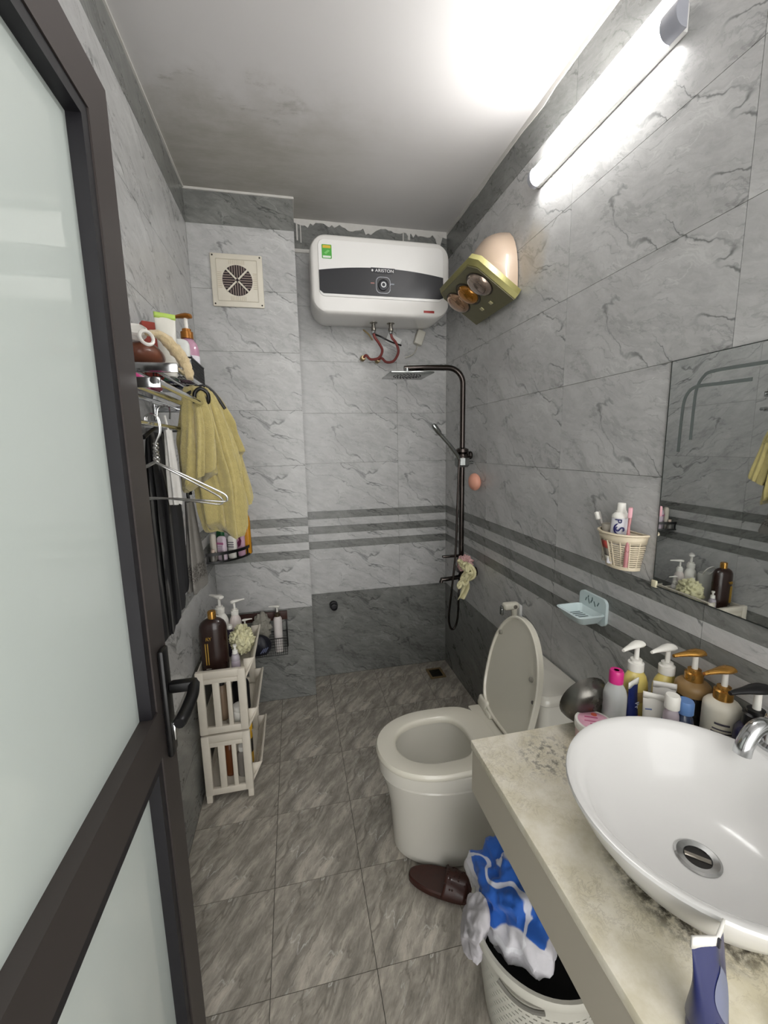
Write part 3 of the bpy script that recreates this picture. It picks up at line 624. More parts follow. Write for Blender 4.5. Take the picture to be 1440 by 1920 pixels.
# steel bowl leaning on its side
mm = Matrix.Translation((0, 0, .066)) @ Matrix.Rotation(-1.25, 4, 'X') @ Matrix.Rotation(.25, 4, 'Y')
sb = thing('steel_bowl', 'small dull steel bowl propped on its side behind the bottles', 'bowl', (.728, .880, Cz))
MB().at(Matrix.Translation((-.01, .0, .071)) @ Matrix.Rotation(PI/2+.25, 4, 'X')).lathe([(.012, .05), (.04, .047), (.058, .034), (.066, .014), (.069, 0), (.067, 0), (.063, .014), (.055, .031), (.038, .043), (.01, .046)], 32, cap0=True, cap1=True).build('bowl_shell', pm('#6d6b66', .28, metal=.95, var=.15), sb)
g = G('clear_plastic'); M_CLR = g.bsdf({'Base Color': (.82, .84, .83, 1), 'Roughness': .12, 'Transmission Weight': .6, 'IOR': 1.15})
cb = bottle('clear_bottle', 'clear plastic bottle with a magenta cap, beside the steel bowl', 'bottle', (.757, .816, Cz), .150, .0275, M_CLR, sh=.3, cap=.0165, capm=pm('#c8287c', .35, coat=.3), caph=.03)
MB().lathe([(.0085, .173), (.009, .178), (.006, .18)], 14).build('cap_nub', pm('#dfa8c0', .4), cb)
def squeeze_tube(name, label, loc, h, wd, th, mat, capm, rz=0, crimp=None, tilt=0, caph=.02, panel=None, cat='tube', crease=0.0):
    t = thing(name, label, cat, loc, rot=(0, tilt, rz))
    rings = []
    n = 28; rc = wd*.42
    for i in range(11):
        k_ = i/10; z = caph+(h-caph)*k_
        a = rc+(wd/2-rc)*k_; b_ = rc*.85*(1-k_)+th*.25*k_
        b_ = max(b_*(1-k_**2)+.0012, .0012)
        rings.append([(a*math.cos(2*PI*j/n), b_*math.sin(2*PI*j/n)+crease*k_*k_*abs(math.cos(2*PI*j/n)), z) for j in range(n)])
    MB().loft(rings).build('tube_body', mat, t)
    MB().lathe([(rc*.8, 0), (rc*.85, .002), (rc*.85, caph*.85), (rc*.7, caph+.001)], 24).build('tube_cap', capm, t)
    b = MB(); b.grid(lambda u, v: ((u-.5)*wd*1.01, crease*abs(2*u-1)+0*v, h-.006+.016*v), 12, 1); b.build('crimp', crimp or mat, t, solid=.003)
    return t
NAVY = pm('#1d2a63', .35, var=.08); 
bt = squeeze_tube('blue_tube', 'dark blue squeeze tube standing between clear bottle and white tubes', (.806, .812, Cz), .138, .045, .02, NAVY, PLW, rz=.35, crimp=PLW)
text('print_lettering', 'Pr', pm('#cfd3e6', .5), bt, .02, (0, -.0115, .085), (PI/2+.12, PI/2, 0))
MB().at(Matrix.Translation((0, -.012, .045))).box(-.008, .008, -.005, -.003, -.008, .012).build('red_patch', pm('#b0324a', .5), bt)
bt = squeeze_tube('white_tube', 'white squeeze tube with blue scribbled print, in front of the yellow bottles', (.822, .764, Cz), .128, .048, .02, PLW, PLW, rz=-.75)
for i in range(5): MB().at(Matrix.Rotation(.2*((i % 2)*2-1), 4, 'Y')).box(-.014+.004*i, .004+.003*i, -.0195+.0024*i, -.0175+.0022*i, .05+.012*i, .053+.012*i).build('print_line', pm('#6f7fa8', .5), bt)
squeeze_tube('grey_tube', 'pale grey squeeze tube behind the white tube', (.868, .782, Cz), .14, .05, .02, pm('#cfccc6', .4), PLW, rz=-.6)
YEL = pm('#d9c673', .35, var=.02, coat=.2)
t = bottle('pump_bottle', 'yellow pump bottle with white pump, standing next to the wall', 'bottle', (.846, .850, Cz), .152, .0355, YEL, ry=.7, sh=.35, pumpm=PLW, pang=PI+.25, ps=1.15)
MB().lathe([(.036, .07), (.036, .10)], 32, sy=.71, cap0=False, cap1=False).build('label', pm('#b59a60', .5, var=.3, scale=60), t)
t = bottle('pump_bottle', 'yellow pump bottle with white pump, half hidden by white tubes', 'bottle', (.918, .826, Cz), .146, .034, YEL, ry=.75, sh=.35, pumpm=PLW, pang=PI+.1, ps=1.15)
bottle('pump_bottle', 'small lilac pump bottle between white tube and blue mouthwash', 'bottle', (.825, .720, Cz), .132, .016, pm('#b5aab2', .4), sh=.2, cap=.0155, capm=PLW, caph=.03)
t = bottle('pump_bottle', 'black pump bottle with tan shoulder and gold pump', 'bottle', (.932, .764, Cz), .158, .037, pm('#141213', .25, coat=.3), sh=.12, pumpm=GOLD, pstem=PLW, pang=PI-.1, ps=1.2)
MB().lathe([(.038, .127), (.0385, .140), (.037, .148), (.031, .154), (.02, .1595)], 32, cap0=False, cap1=False).build('shoulder', pm('#8a6e46', .4, var=.08), t)
t = bottle('mouthwash_bottle', 'short dark blue bottle with pale blue screw cap behind the basin', 'bottle', (.858, .716, Cz), .118, .028, pm('#2b3650', .2, coat=.4), ry=.7, sh=.3, cap=.0175, capm=pm('#5f83b8', .35), caph=.028, rz=.6)
MB().box(-.016, .016, -.0222, -.0212, .03, .075).build('label', pm('#c9cdd6', .5), t)
t = bottle('pump_bottle', 'cream pump bottle with gold pump and two lines of print', 'bottle', (.930, .690, Cz), .158, .0365, pm('#d8d3c4', .35, var=.01), sh=.14, pumpm=GOLD, pstem=PLW, pang=PI-.05, ps=1.15)
print_lines(t, .0374, .108, 1, .012, PI+.75, INK, .028, .03); print_lines(t, .0374, .096, 2, .008, PI+.75, INK, .034, .042)
bottle('pump_bottle', 'dark purple pump bottle with black pump behind the tap', 'bottle', (.932, .622, Cz), .140, .0335, pm('#2a2748', .3, coat=.3), sh=.2, pumpm=M_BLK, pstem=PLW, pang=PI-.1, ps=1.35)
t = squeeze_tube('facial_tube', 'navy squeeze tube with white crimped end, standing alone at the counter front', (.468, .322, Cz), .140, .056, .03, pm('#1c2456', .3, var=.02, coat=.2), pm('#20285c', .35), rz=.12, crimp=PLW, caph=.025, crease=.010)
def leaf(u, v):
    z = .042+.07*v; k_ = (z-.025)/.115; a_ = .0235+.0045*k_; b_ = max((.0235*.85*(1-k_)+.0075*k_)*(1-k_**2)+.0012, .0012)
    x = .004+(u-.5)*2*.014*math.sin(PI*v); y = -b_*math.sqrt(max(0, 1-(x/a_)**2))+.010*k_*k_*math.sqrt(max(0, 1-0))*abs(x/a_)-.0008
    return (x, y, z)
MB().grid(leaf, 10, 14).build('leaf_print', pm('#6a6f86', .5), t)
MB().box(-.0012, .0012, -.0045, -.0015, .138, .150).build('crimp_mark', pm('#33343c', .5), t)
t = thing('yellow_sponge', 'bright yellow sponge lying at the counter front near the wash basin', 'sponge', (.578, .272, Cz))
MB().rbox(-.03, .04, -.045, .03, 0, .032, .012, 3).build('sponge_body', pm('#d8cf1f', .8, var=.1, scale=80, bump=.5), t)

# ------------------------------------------------------------------ wall basket
M_BSK = pm('#d3c6ad', .5, var=.04)
wb = thing('toothbrush_basket', 'cream slatted plastic basket stuck on the tiled wall beside the mirror', 'basket', (XR, 1.043, 1.125))
def dsec(wd, dp, z, y0=0, n=16): return [(-.002-dp*math.sin(PI*i/n)**.75, y0+wd/2*math.cos(PI*i/n), z) for i in range(n+1)]
W0, W1, D0, D1 = .105, .150, .048, .074
lev = lambda k_: (W0+(W1-W0)*k_, D0+(D1-D0)*k_, .105*k_)
def band(k0, k1, e=0.0): 
    a, c = lev(k0), lev(k1); return [dsec(a[0], a[1], a[2]), dsec(c[0], c[1], c[2])]
b = MB(); b.loft(band(.76, 1.0), False, False); b.loft([dsec(*lev(1.0)), dsec(W1+.008, D1+.004, .107), dsec(W1+.006, D1+.003, .110), dsec(W1-.006, D1-.003, .109)], False, False); b.build('rim', M_BSK, wb, solid=.0025)
b = MB(); b.loft([dsec(*lev(0.0)), dsec(*lev(.10))], True, False); b.build('base', M_BSK, wb, solid=.0025)
for i in range(10):
    k0 = .12+.063*i; b = MB(); b.loft(band(k0, k0+.042), False, False); b.build('slat', M_BSK, wb, solid=.002)
b = MB()
for i in (1, 3, 5, 7, 8, 9, 11, 13, 15):
    p0, p1 = dsec(*lev(.08))[i], dsec(*lev(.82))[i]; b.tube([p0, p1], .0022 if i != 8 else .003, 6)
b.build('upright_ribs', M_BSK, wb)
b = MB(); c = [p for p in zip(dsec(*lev(.18)), dsec(*lev(.8)))]
seg = [c[k_] for k_ in (6, 7, 8)]
b.loft([[(p[0]-.003, p[1], p[2]) for p, _ in seg], [(q[0]-.003, q[1], q[2]) for _, q in seg]], False, False, closed=False); lb = b.build('sticker', pm('#8a8378', .5, var=.3, scale=60), wb, solid=.0006)
seg2 = [(tuple(Vector(p).lerp(Vector(q), .62)), tuple(Vector(p).lerp(Vector(q), .98))) for p, q in seg]
b = MB(); b.loft([[(p[0]-.0042, p[1], p[2]) for p, _ in seg2], [(q[0]-.0042, q[1], q[2]) for _, q in seg2]], False, False, closed=False); b.build('sticker_red', pm('#a8443c', .5), lb, solid=.0006)
seg2 = [(tuple(Vector(p).lerp(Vector(q), .0)), tuple(Vector(p).lerp(Vector(q), .25))) for p, q in seg]
b = MB(); b.loft([[(p[0]-.0042, p[1], p[2]) for p, _ in seg2], [(q[0]-.0042, q[1], q[2]) for _, q in seg2]], False, False, closed=False); b.build('sticker_white', pm('#ded9cc', .5), lb, solid=.0006)
tpst = thing('toothpaste_tube', 'white toothpaste tube with navy lettering, cap up in the cream basket', 'toothpaste', (XR-.042, 1.030, 1.137), rz=.72)
rings = []
for i in range(9):
    k_ = i/8; z = .145*k_; a = .030-.006*k_; b_ = .003+.017*k_
    rings.append([(b_*math.cos(2*PI*j/24), a*math.sin(2*PI*j/24), z) for j in range(24)])
rings += [[(.012*math.cos(2*PI*j/24), .013*math.sin(2*PI*j/24), .156) for j in range(24)]]
MB().loft(rings).build('tube_body', pm('#dcdbe0', .3), tpst)
MB().lathe([(.024, .143), (.023, .15), (.0145, .158), (.0145, .162)], 24).build('shoulder', PLW, tpst)
MB().lathe([(.0125, .160), (.011, .183), (.010, .185)], 20).build('cap', PLW, tpst)
LET = pm('#1c1d5c', .5)
# letters run down the tube, facing the room
def tt(txt, z, size, y=0.0): text('lettering', txt, LET, tpst, size, (-.0175, y, z), (PI/2, PI/2, -PI/2), depth=.004)
tt('P', .134, .026, .004); tt('S', .110, .034, .0)
MB().tube([(-.0155, -.004+.018*math.sin(t_)*1.0,   .110-.018*math.cos(t_)) for t_ in [.4+2.6*i/14 for i in range(15)]], .0022, 6).build('arc_mark', LET, tpst)
b = MB(); b.box(-.0165, -.010, -.02, .02, .082, .088); b.build('dark_band', pm('#17172f', .4), tpst)
def toothbrush(label, loc, rot, colm, L=.17, headm=None):
    t = thing('toothbrush', label, 'toothbrush', loc, rot=rot)
    MB().tube([(0, 0, 0), (0, 0, L*.5), (0, .001, L*.68), (0, 0, L*.8), (0, 0, L)], [.0062, .0055, .0035, .0045, .0048], 10).build('handle', colm, t)
    MB().rbox(-.014, -.003, -.0055, .0055, L*.83, L*1.0, .003).build('bristles', headm or PLW, t); return t
toothbrush('pink toothbrush leaning out of the cream basket', (XR-.05, .992, 1.14), (.02, 0, .75), pm('#c98a8c', .3, trans=.3), .175, pm('#d9a3ac', .5))
toothbrush('white toothbrush tilted towards the shower in the cream basket', (XR-.045, 1.050, 1.15), (-.48, 0, 0), pm('#9c9893', .3), .15)
ru = thing('rinse_cup', 'translucent pale cup inside the cream wall basket', 'cup', (XR-.036, 1.078, 1.137))
MB().lathe([(.017, 0), (.018, .002), (.022, .115), (.0205, .115), (.016, .004)], 28).build('cup_shell', pm('#d6cfc4', .3, trans=.4), ru)
# ------------------------------------------------------------------ soap dish
M_DISH = pm('#c0cecf', .4, var=.01)
sd = thing('soap_dish', 'pale blue soap dish with slotted tray fixed on the striped tiles', 'soap dish', (XR, 1.165, .90))
MB().prism(rrect(.128, .092, .018, 5, 0, .045), -.010, 0, 'x').build('back_plate', M_DISH, sd)
b = MB()
to, ti = rrect(.105, .132, .02, 5, -.055, 0), rrect(.092, .118, .016, 5, -.055, 0); bo = rrect(.07, .095, .015, 5, -.05, 0)
b.loft([[(x, y, .010) for x, y in bo], [(x, y, .040) for x, y in to], [(x, y, .042) for x, y in ti], [(x, y, .020) for x, y in rrect(.066, .09, .014, 5, -.052, 0)]]); tray = b.build('tray', M_DISH, sd)
for i in range(6): MB().rbox(-.075, -.028, -.036+.0135*i, -.031+.0135*i, .0195, .0208, .0006).build('drain_slot', pm('#4f5c5e', .6), tray)
for (y, z, a, l) in ((-.028, .066, .5, .016), (-.012, .062, -.4, .018), (.003, .067, .5, .016), (.016, .063, -.4, .018), (.03, .066, .4, .014), (.0, .075, .0, .012), (.02, .077, .3, .01)):
    MB().at(Matrix.Translation((-.0098, y, z)) @ Matrix.Rotation(a, 4, 'X')).rbox(-.0008, .0008, -.0022, .0022, -l/2, l/2, .0004).build('plate_slot', pm('#56696b', .6), sd)
# ------------------------------------------------------------------ mirror
g = G('mirror_silver'); M_MIR = g.bsdf({'Base Color': (.86, .89, .88, 1), 'Metallic': 1.0, 'Roughness': .015})
mr = thing('wall_mirror', 'frameless rectangular wall mirror with frosted corner lines, over the basin', 'mirror', (XR, .71, 1.40))
MB().box(-.0045, -.0005, -.227, .227, -.298, .300).build('mirror_plate', M_MIR, mr)
M_EDGE = pm('#2e3330', .4)
for z in (-.30, .3005): MB().box(-.0048, 0, -.228, .228, z-.001, z+.001).build('dark_edge', M_EDGE, mr)
for y in (-.2275, .2275): MB().box(-.0048, 0, y-.0012, y+.0012, -.30, .30).build('dark_edge', M_EDGE, mr)
M_FROST = pm('#5f6664', .6)
def frost(pts):
    b = MB(); P = smooth_path(pts, 6); rings = []
    for i, p in enumerate(P):
        a = Vector(P[max(i-1, 0)]); c = Vector(P[min(i+1, len(P)-1)]); t_ = (c-a).normalized(); n_ = Vector((0, -t_.z, t_.y))*.004
        q = Vector(p); rings.append([tuple(q+n_), tuple(q-n_)])
    b.loft(rings, False, False, closed=False); b.build('frosted_line', M_FROST, mr)
yy = lambda y: y-.71; zz = lambda z: z-1.40
frost([(-.0048, yy(.53), zz(1.652)), (-.0048, yy(.7), zz(1.656)), (-.0048, yy(.82), zz(1.658)), (-.0048, yy(.848), zz(1.648)), (-.0048, yy(.862), zz(1.622)), (-.0048, yy(.865), zz(1.58)), (-.0048, yy(.866), zz(1.50))])
frost([(-.0050, yy(.735), zz(1.626)), (-.0050, yy(.80), zz(1.627)), (-.0050, yy(.86), zz(1.628)), (-.0050, yy(.882), zz(1.618)), (-.0050, yy(.893), zz(1.595)), (-.0050, yy(.896), zz(1.55)), (-.0050, yy(.897), zz(1.47))])
MB().rbox(-.008, 0, .216, .232, -.305, -.285, .002).build('mirror_clip', pm('#c9c3a8', .5), mr)

# ================================================================== PLASTIC RACK
M_RK = pm('#cfc8ba', .45, var=.03)
rk = thing('plastic_rack', 'cream plastic rack with slotted ends standing by the tiled pillar', 'rack', (-.340, 1.69, 0))
def end_panel(y):
    b = MB()
    for (z0, z1) in ((.035, .315), (.322, .602)):
        b.rbox(-.098, -.066, y, y+.022, z0, z1, .004); b.rbox(.064, .098, y, y+.022, z0, z1, .006)
        b.rbox(-.072, .072, y+.002, y+.02, z0, z0+.030, .003); b.rbox(-.072, .072, y+.001, y+.02, z1-.030, z1, .003); b.rbox(-.072, .072, y+.004, y+.018, z1-.056, z1-.034, .003); b.rbox(-.072, .072, y+.007, y+.018, z1-.036, z1-.028, .001)
        for (xa, xb) in ((-.036, -.008), (.019, .038)): b.rbox(xa, xb, y+.003, y+.016, z0+.026, z1-.05, .004)
    return b.build('end_panel', M_RK, rk)
end_panel(0); end_panel(.365)
for x in (-.085, .085):
    for y in (.011, .376): MB().rbox(x-.012, x+.012, y-.009, y+.009, 0, .04, .003).build('foot', M_RK, rk)
for zt in (.055, .315, .545):
    hb = .085
    b = MB(); b.box(-.09, .092, .022, .365, zt, zt+.005); b.box(-.094, -.089, .022, .365, zt, zt+.05)
    tray = b.build('tray', M_RK, rk)
    b = MB()
    f0, f1 = (.092, zt), (.133, zt+hb)
    def fp(u, v, d=0): return (f0[0]+(f1[0]-f0[0])*v+d, .028+.332*u, f0[1]+(f1[1]-f0[1])*v)
    b.tube([fp(0, 0), fp(0, .5), fp(0, 1), fp(.5, 1), fp(1, 1), fp(1, .5), fp(1, 0)], .0052, 8); b.tube([fp(0, .35), fp(1, .35)], .003, 6); b.tube([fp(0, .68), fp(1, .68)], .003, 6)
    for i in range(17): b.tube([fp((i+.5)/17, 0), fp((i+.5)/17, 1)], .0032, 6)
    b.build('basket_front', M_RK, tray)
    for u in (0, 1): MB().add([fp(u, 0), fp(u, 1), (.092, .028+.332*u, zt+hb)], [(0, 1, 2)]).build('basket_side', M_RK, tray, solid=.004)
RT = .5502; 
t = bottle('shampoo_bottle', 'large dark brown bottle with gold cap on the plastic rack', 'bottle', (-.372, 1.79, RT), .245, .055, pm('#2a1813', .3, var=.08, coat=.35), ry=.62, sh=.18, cap=.017, capm=GOLD, caph=.03, rz=.12)
GT = pm('#b08c3e', .4, metal=.4)
text('lettering', 'RY', GT, t, .02, (-.018, -.0345, .165), (PI/2, 0, -.1), depth=.003)
for i, l in enumerate((.095, .095)): MB().box(-.035+.009*i, -.031+.009*i, -.0315-.002*i, -.028-.001*i, .05, .05+l).build('print_line', GT, t)
for i in range(2): MB().box(-.036, -.010, -.0325, -.029, .022+.008*i, .025+.008*i).build('print_line', pm('#9d9890', .5), t)
RED = pm('#a3231f', .5)
t = bottle('pump_bottle', 'white pump bottle with red flower print behind the brown bottle', 'bottle', (-.375, 1.985, RT), .19, .036, PLW, ry=.8, sh=.3, pumpm=PLW, pang=2.4, ps=1.3)
MB().at(Matrix.Translation((.02, -.0265, .11))).ball((0, 0, 0), (.015, .006, .02), 12, 8).build('flower_print', RED, t)
MB().at(Matrix.Translation((.012, -.027, .07))).ball((0, 0, 0), (.014, .004, .02), 12, 8).build('leaf_print', pm('#6b5a3a', .5), t)
bottle('pump_bottle', 'slim pinkish white pump bottle on the back end of the rack', 'bottle', (-.312, 2.0, RT), .17, .029, pm('#d9cfcb', .35), sh=.35, pumpm=PLW, pang=.6, ps=1.05)
jg = thing('white_jug', 'white jug with looped handle at the back of the rack by the wall', 'jug', (-.392, 1.905, RT))
MB().lathe([(.03, 0), (.033, .005), (.036, .17), (.034, .178), (.032, .17), (.028, .008)], 24).build('jug_body', pm('#cfcfca', .4), jg)
MB().tube(smooth_path([(-.02, -.005, .165), (-.03, -.03, .20), (0, -.04, .225), (.03, -.03, .21), (.03, -.005, .168)]), .004, 8).build('jug_handle', PLW, jg)
tag(ruffle('yellow_loofah', None, (-.272, 1.885, .640), (.048, .07, .06), 1.7, .26, 64, 40, 4.0).build('yellow_loofah', pm('#d8d4ae', .85, var=.08, scale=90, bump=.6, bscale=300)), 'pale yellow ruffled loofah resting on the plastic rack', 'loofah')
t = bottle('spray_bottle', 'tiny clear spray bottle with white nozzle in front of the loofah', 'bottle', (-.287, 1.765, RT), .085, .018, pm('#c5bec6', .2, trans=.3), sh=.25, cap=.011, capm=PLW, caph=.016)
MB().lathe([(.0045, .10), (.0045, .115), (.008, .116), (.008, .124)], 12).build('spray_nozzle', PLW, t); MB().lathe([(.0185, .015), (.0185, .055)], 24, cap0=False, cap1=False).build('label', pm('#bdb2be', .5), t)
bottle('small_bottle', 'small white pump bottle poking up behind the yellow loofah', 'bottle', (-.268, 1.985, RT), .10, .02, pm('#cac6c4', .4), sh=.3, pumpm=PLW, pang=.3, ps=.7)
bottle('small_bottle', 'squat white-capped bottle beside the slim pinkish bottle on the rack', 'bottle', (-.328, 1.925, RT), .13, .019, pm('#332a3c', .4), sh=.3, cap=.012, capm=PLW, caph=.018)
# inside the tiers
bottle('shower_gel', 'black bottle lying in the middle tier of the rack', 'bottle', (-.288, 1.85, .3202), .155, .038, pm('#17171b', .3), ry=.7, sh=.25, cap=.02, capm=M_BLK, caph=.02)
bottle('white_pot', 'white round pot in the middle tier of the rack', 'pot', (-.285, 1.765, .3202), .06, .032, PLW, sh=.15, cap=.03, capm=PLW, caph=.016)
bottle('brown_bottle', 'brown bottle seen through the middle slots of the rack', 'bottle', (-.36, 1.80, .3202), .16, .026, pm('#8a7560', .4), sh=.2, cap=.013, capm=M_BLK, caph=.02)
bottle('yellow_bottle', 'yellow bottle with black band in the bottom tier of the rack', 'bottle', (-.276, 1.83, .0602), .17, .026, pm('#c99a1e', .4), sh=.2, cap=.028, capm=pm('#d8a92a', .4), caph=.03, lab=pm('#191614', .4), labz=(.35, .75))
bottle('amber_bottle', 'amber bottle seen through the bottom slots of the rack', 'bottle', (-.345, 1.78, .0602), .15, .025, pm('#6b3c1e', .35), sh=.2, cap=.014, capm=M_BLK, caph=.02)
bottle('grey_bottle', 'grey bottle standing at the front of the bottom tier', 'bottle', (-.288, 1.765, .0602), .12, .026, pm('#7c7770', .4), sh=.2, cap=.018, capm=PLW, caph=.018)

# ================================================================== LOW CORNER WIRE BASKET ON THE PILLAR
wb2 = thing('wire_basket', 'black wire basket on a brown wooden strip, low on the pillar', 'basket', (-.225, YP, .34))
MB().rbox(-.15, .143, -.012, 0, .17, .222, .003).build('mounting_strip', pm('#3c211a', .5, var=.25, scale=14), wb2)
b = MB()
X0, X1, D = -.142, .137, .105
loopz = lambda z: [(X0, -.006, z), (X0, -D, z), (X1, -D, z), (X1, -.006, z)]
for z, r in ((0.0, .002), (.10, .003)): b.tube(loopz(z), r, 6, True)
for i in range(1, 6): b.tube(loopz(.10*i/6), .0009, 5, True)
for i in range(25): x = X0+(X1-X0)*i/24; b.tube([(x, -D, .10), (x, -D, 0), (x, -.006, 0)], .0009, 5)
for i in range(1, 9):
    y = -.006-(D-.006)*i/9
    for x in (X0, X1): b.tube([(x, y, .1), (x, y, 0)], .0009, 5)
b.build('wire_mesh', M_BLK, wb2)
for x in (X0, X1): MB().rbox(x-.004, x+.004, -.010, -.002, 0, .185, .001).build('hanging_bar', M_BLK, wb2)
t = bottle('pump_bottle', 'white lotion bottle with dark collar standing in the low wire basket', 'bottle', (-.135, 2.325, .3425), .215, .024, pm('#d6d0cd', .35), sh=.12, pumpm=PLW, pcollar=pm('#3a3020', .4), pang=PI-.3, ps=.95)
np_ = ruffle('net_bag', None, (-.225, 2.34, .49), (.052, .03, .085), 6.1, .25, 48, 30, 3.5); tag(np_.build('net_bag', pm('#8f8c82', .85, var=.2, scale=80, bump=.6, bscale=250)), 'grey crumpled net bag stuffed into the low wire basket', 'net bag')
br = thing('hair_bonnet', 'dark navy shower bonnet hanging over the low wire basket', 'bonnet', (-.25, 2.27, .37))
b = MB(); b.ball((0, 0, .04), (.075, .045, .07), 32, 16, lambda p: (p[0]*(1+.06*math.sin(9*math.atan2(p[1], p[0]))), p[1]*(1+.06*math.sin(9*math.atan2(p[1], p[0]))), max(p[2], .0))); b.build('bonnet_shell', pm('#12131f', .45, var=.3), br)
for i in range(3): MB().tube([(.02+.012*i, -.048+.006*i, .02), (.04+.01*i, -.043+.006*i, .045)], .003, 6).build('bonnet_print', pm('#5f6580', .5), br)

# ================================================================== CORNER SHELF (black, quarter round)
cs = thing('corner_shelf', 'black quarter-round corner shelf full of bottles, below the yellow towel', 'shelf', (XL, YP, .925))
R = .205
qa = lambda rr_, z, n=14: [(rr_*math.cos(-PI/2*i/n), rr_*math.sin(-PI/2*i/n), z) for i in range(n+1)]
b = MB(); b.prism([(.003, -.003)]+[(p[0]*.985+.002, p[1]*.985-.002) for p in qa(R, 0)], 0, .004); b.build('shelf_plate', M_BLK, cs)
b = MB(); 
for z0, z1 in ((0.0, .010), (.040, .055)):
    b.loft([[(p[0]+.002, p[1]-.002, p[2]) for p in q] for q in (qa(R, z0), qa(R, z1), qa(R-.004, z1), qa(R-.004, z0))]+[[(p[0]+.002, p[1]-.002, p[2]) for p in qa(R, z0)]], False, False, closed=False)
b.build('guard_rail', M_BLK, cs)
for i in (0.4, 3.5, 7, 10.5, 13.6):
    a = -PI/2*i/14; MB().box(-.004, .004, -.002, .002, 0, .05).at(Matrix()).build('rail_post', M_BLK, cs)
    o = [c for c in cs.children if c.name.startswith('rail_post')][-1]; o.location = ((R-.002)*math.cos(a)+.002, (R-.002)*math.sin(a)-.002, 0); o.rotation_euler = (0, 0, a+PI/2)
CSZ = .9292
def flat_bottle(name, label, loc, h, wd, dp, mat, rz=0, cap=None, caph=.02, cat='bottle', capr=.012, group=None):
    t = thing(name, label, cat, loc, rz, group)
    sec = lambda k_, z: [(x, y, z) for x, y in rrect(wd*k_, dp*k_, dp*k_*.45, 5)]
    MB().loft([sec(.92, 0), sec(1, .004), sec(1.0, h*.5), sec(.98, h*.88), sec(.85, h*.96), sec(.55, h)]).build('body', mat, t)
    if cap: MB().lathe([(capr, h-.001), (capr, h+caph*.9), (capr*.8, h+caph)], 18).build('cap', cap, t)
    return t
flat_bottle('orange_bottle', 'orange-yellow bottle at the pillar end of the corner shelf', (-.275, 2.345, CSZ), .215, .05, .034, pm('#c98a18', .4), rz=-.1)
t = flat_bottle('pink_bottle', 'pink bottle with dark magenta motif on the corner shelf', (-.3, 2.302, CSZ), .17, .045, .03, pm('#c39bb0', .4), rz=-.25)
MB().at(Matrix.Translation((0, -.016, .09))).prism([(-.008, -.04), (.004, -.03), (.010, -.005), (.004, .01), (.012, .03), (.0, .045), (-.008, .02), (-.002, 0), (-.012, -.015)], -.0012, .001, 'y').build('motif_print', pm('#5a1c3c', .5), t)
t = flat_bottle('white_bottle', 'white bottle with small dark print at the shelf front', (-.338, 2.262, CSZ), .12, .048, .028, PLW, rz=-.4)
for i in range(3): MB().box(-.016, .016, -.0155, -.013, .085-.012*i, .089-.012*i).build('print_line', INK, t)
t = flat_bottle('lotion_bottle', 'pale pink and white tube-like bottle beside the white bottle', (-.385, 2.235, CSZ), .125, .05, .03, pm('#d6c6d2', .4), rz=-.5)
MB().box(-.02, .02, -.0165, -.014, .085, .095).build('pink_band', pm('#b86a96', .5), t)
for i in range(3): MB().box(-.014, .014, -.0165, -.0135, .072-.011*i, .0745-.011*i).build('print_line', pm('#a58fb0', .5), t)
flat_bottle('green_bottle', 'dark green bottle against the wall on the corner shelf', (-.4, 2.30, CSZ), .15, .045, .03, pm('#1f5a34', .4), rz=-.6, cap=PLW)
flat_bottle('cream_bottle', 'off-white bottle at the wall end of the corner shelf', (-.428, 2.238, CSZ), .14, .04, .028, pm('#cfc9bb', .4), rz=-1.1)
bottle('dropper_bottle', 'little clear grey bottle with cream cap at the shelf edge', 'bottle', (-.425, 2.203, CSZ), .05, .016, pm('#8d8a84', .15, trans=.4), sh=.3, cap=.009, capm=pm('#d3bfb0', .5), caph=.014)

# ================================================================== TOWEL RACK, UPPER LEFT
tr_ = thing('towel_rack', 'chrome towel rack with several bars on the wall above the hanging clothes', 'towel rack', (XL, 1.25, 1.64))  # rack, items on it and yellow towel: positions scaled about the camera
Yr = lambda y: y-1.25
for (x, y0, y1, z, r) in ((.19, .95, 1.62, 0, .0075), (.132, .95, 1.62, 0, .0075), (.07, .95, 1.62, 0, .0075), (.168, 1.215, 1.62, .072, .0065), (.055, 1.215, 1.62, .072, .005), (.11, 1.215, 1.62, .072, .005), (.118, .95, 1.50, -.075, .006)):
    MB().tube([(x, Yr(y0), z), (x, Yr(y1), z)], r, 10).build('bar', M_CHROME, tr_)
for y in (.97, 1.60):
    b = MB(); b.rbox(0, .198, Yr(y)-.004, Yr(y)+.004, -.012, .009, .002); b.rbox(0, .008, Yr(y)-.018, Yr(y)+.018, -.04, .08, .003); b.build('bracket', M_CHROME, tr_)
for y in (.96, 1.49): MB().rbox(0, .125, Yr(y)-.004, Yr(y)+.004, -.084, -.068, .002).build('lower_bracket', M_CHROME, tr_)
for y in (1.215, 1.62): MB().rbox(.0, .177, Yr(y)-.004, Yr(y)+.004, .058, .083, .003).build('end_bar', M_CHROME, tr_)
SZ = 1.7197
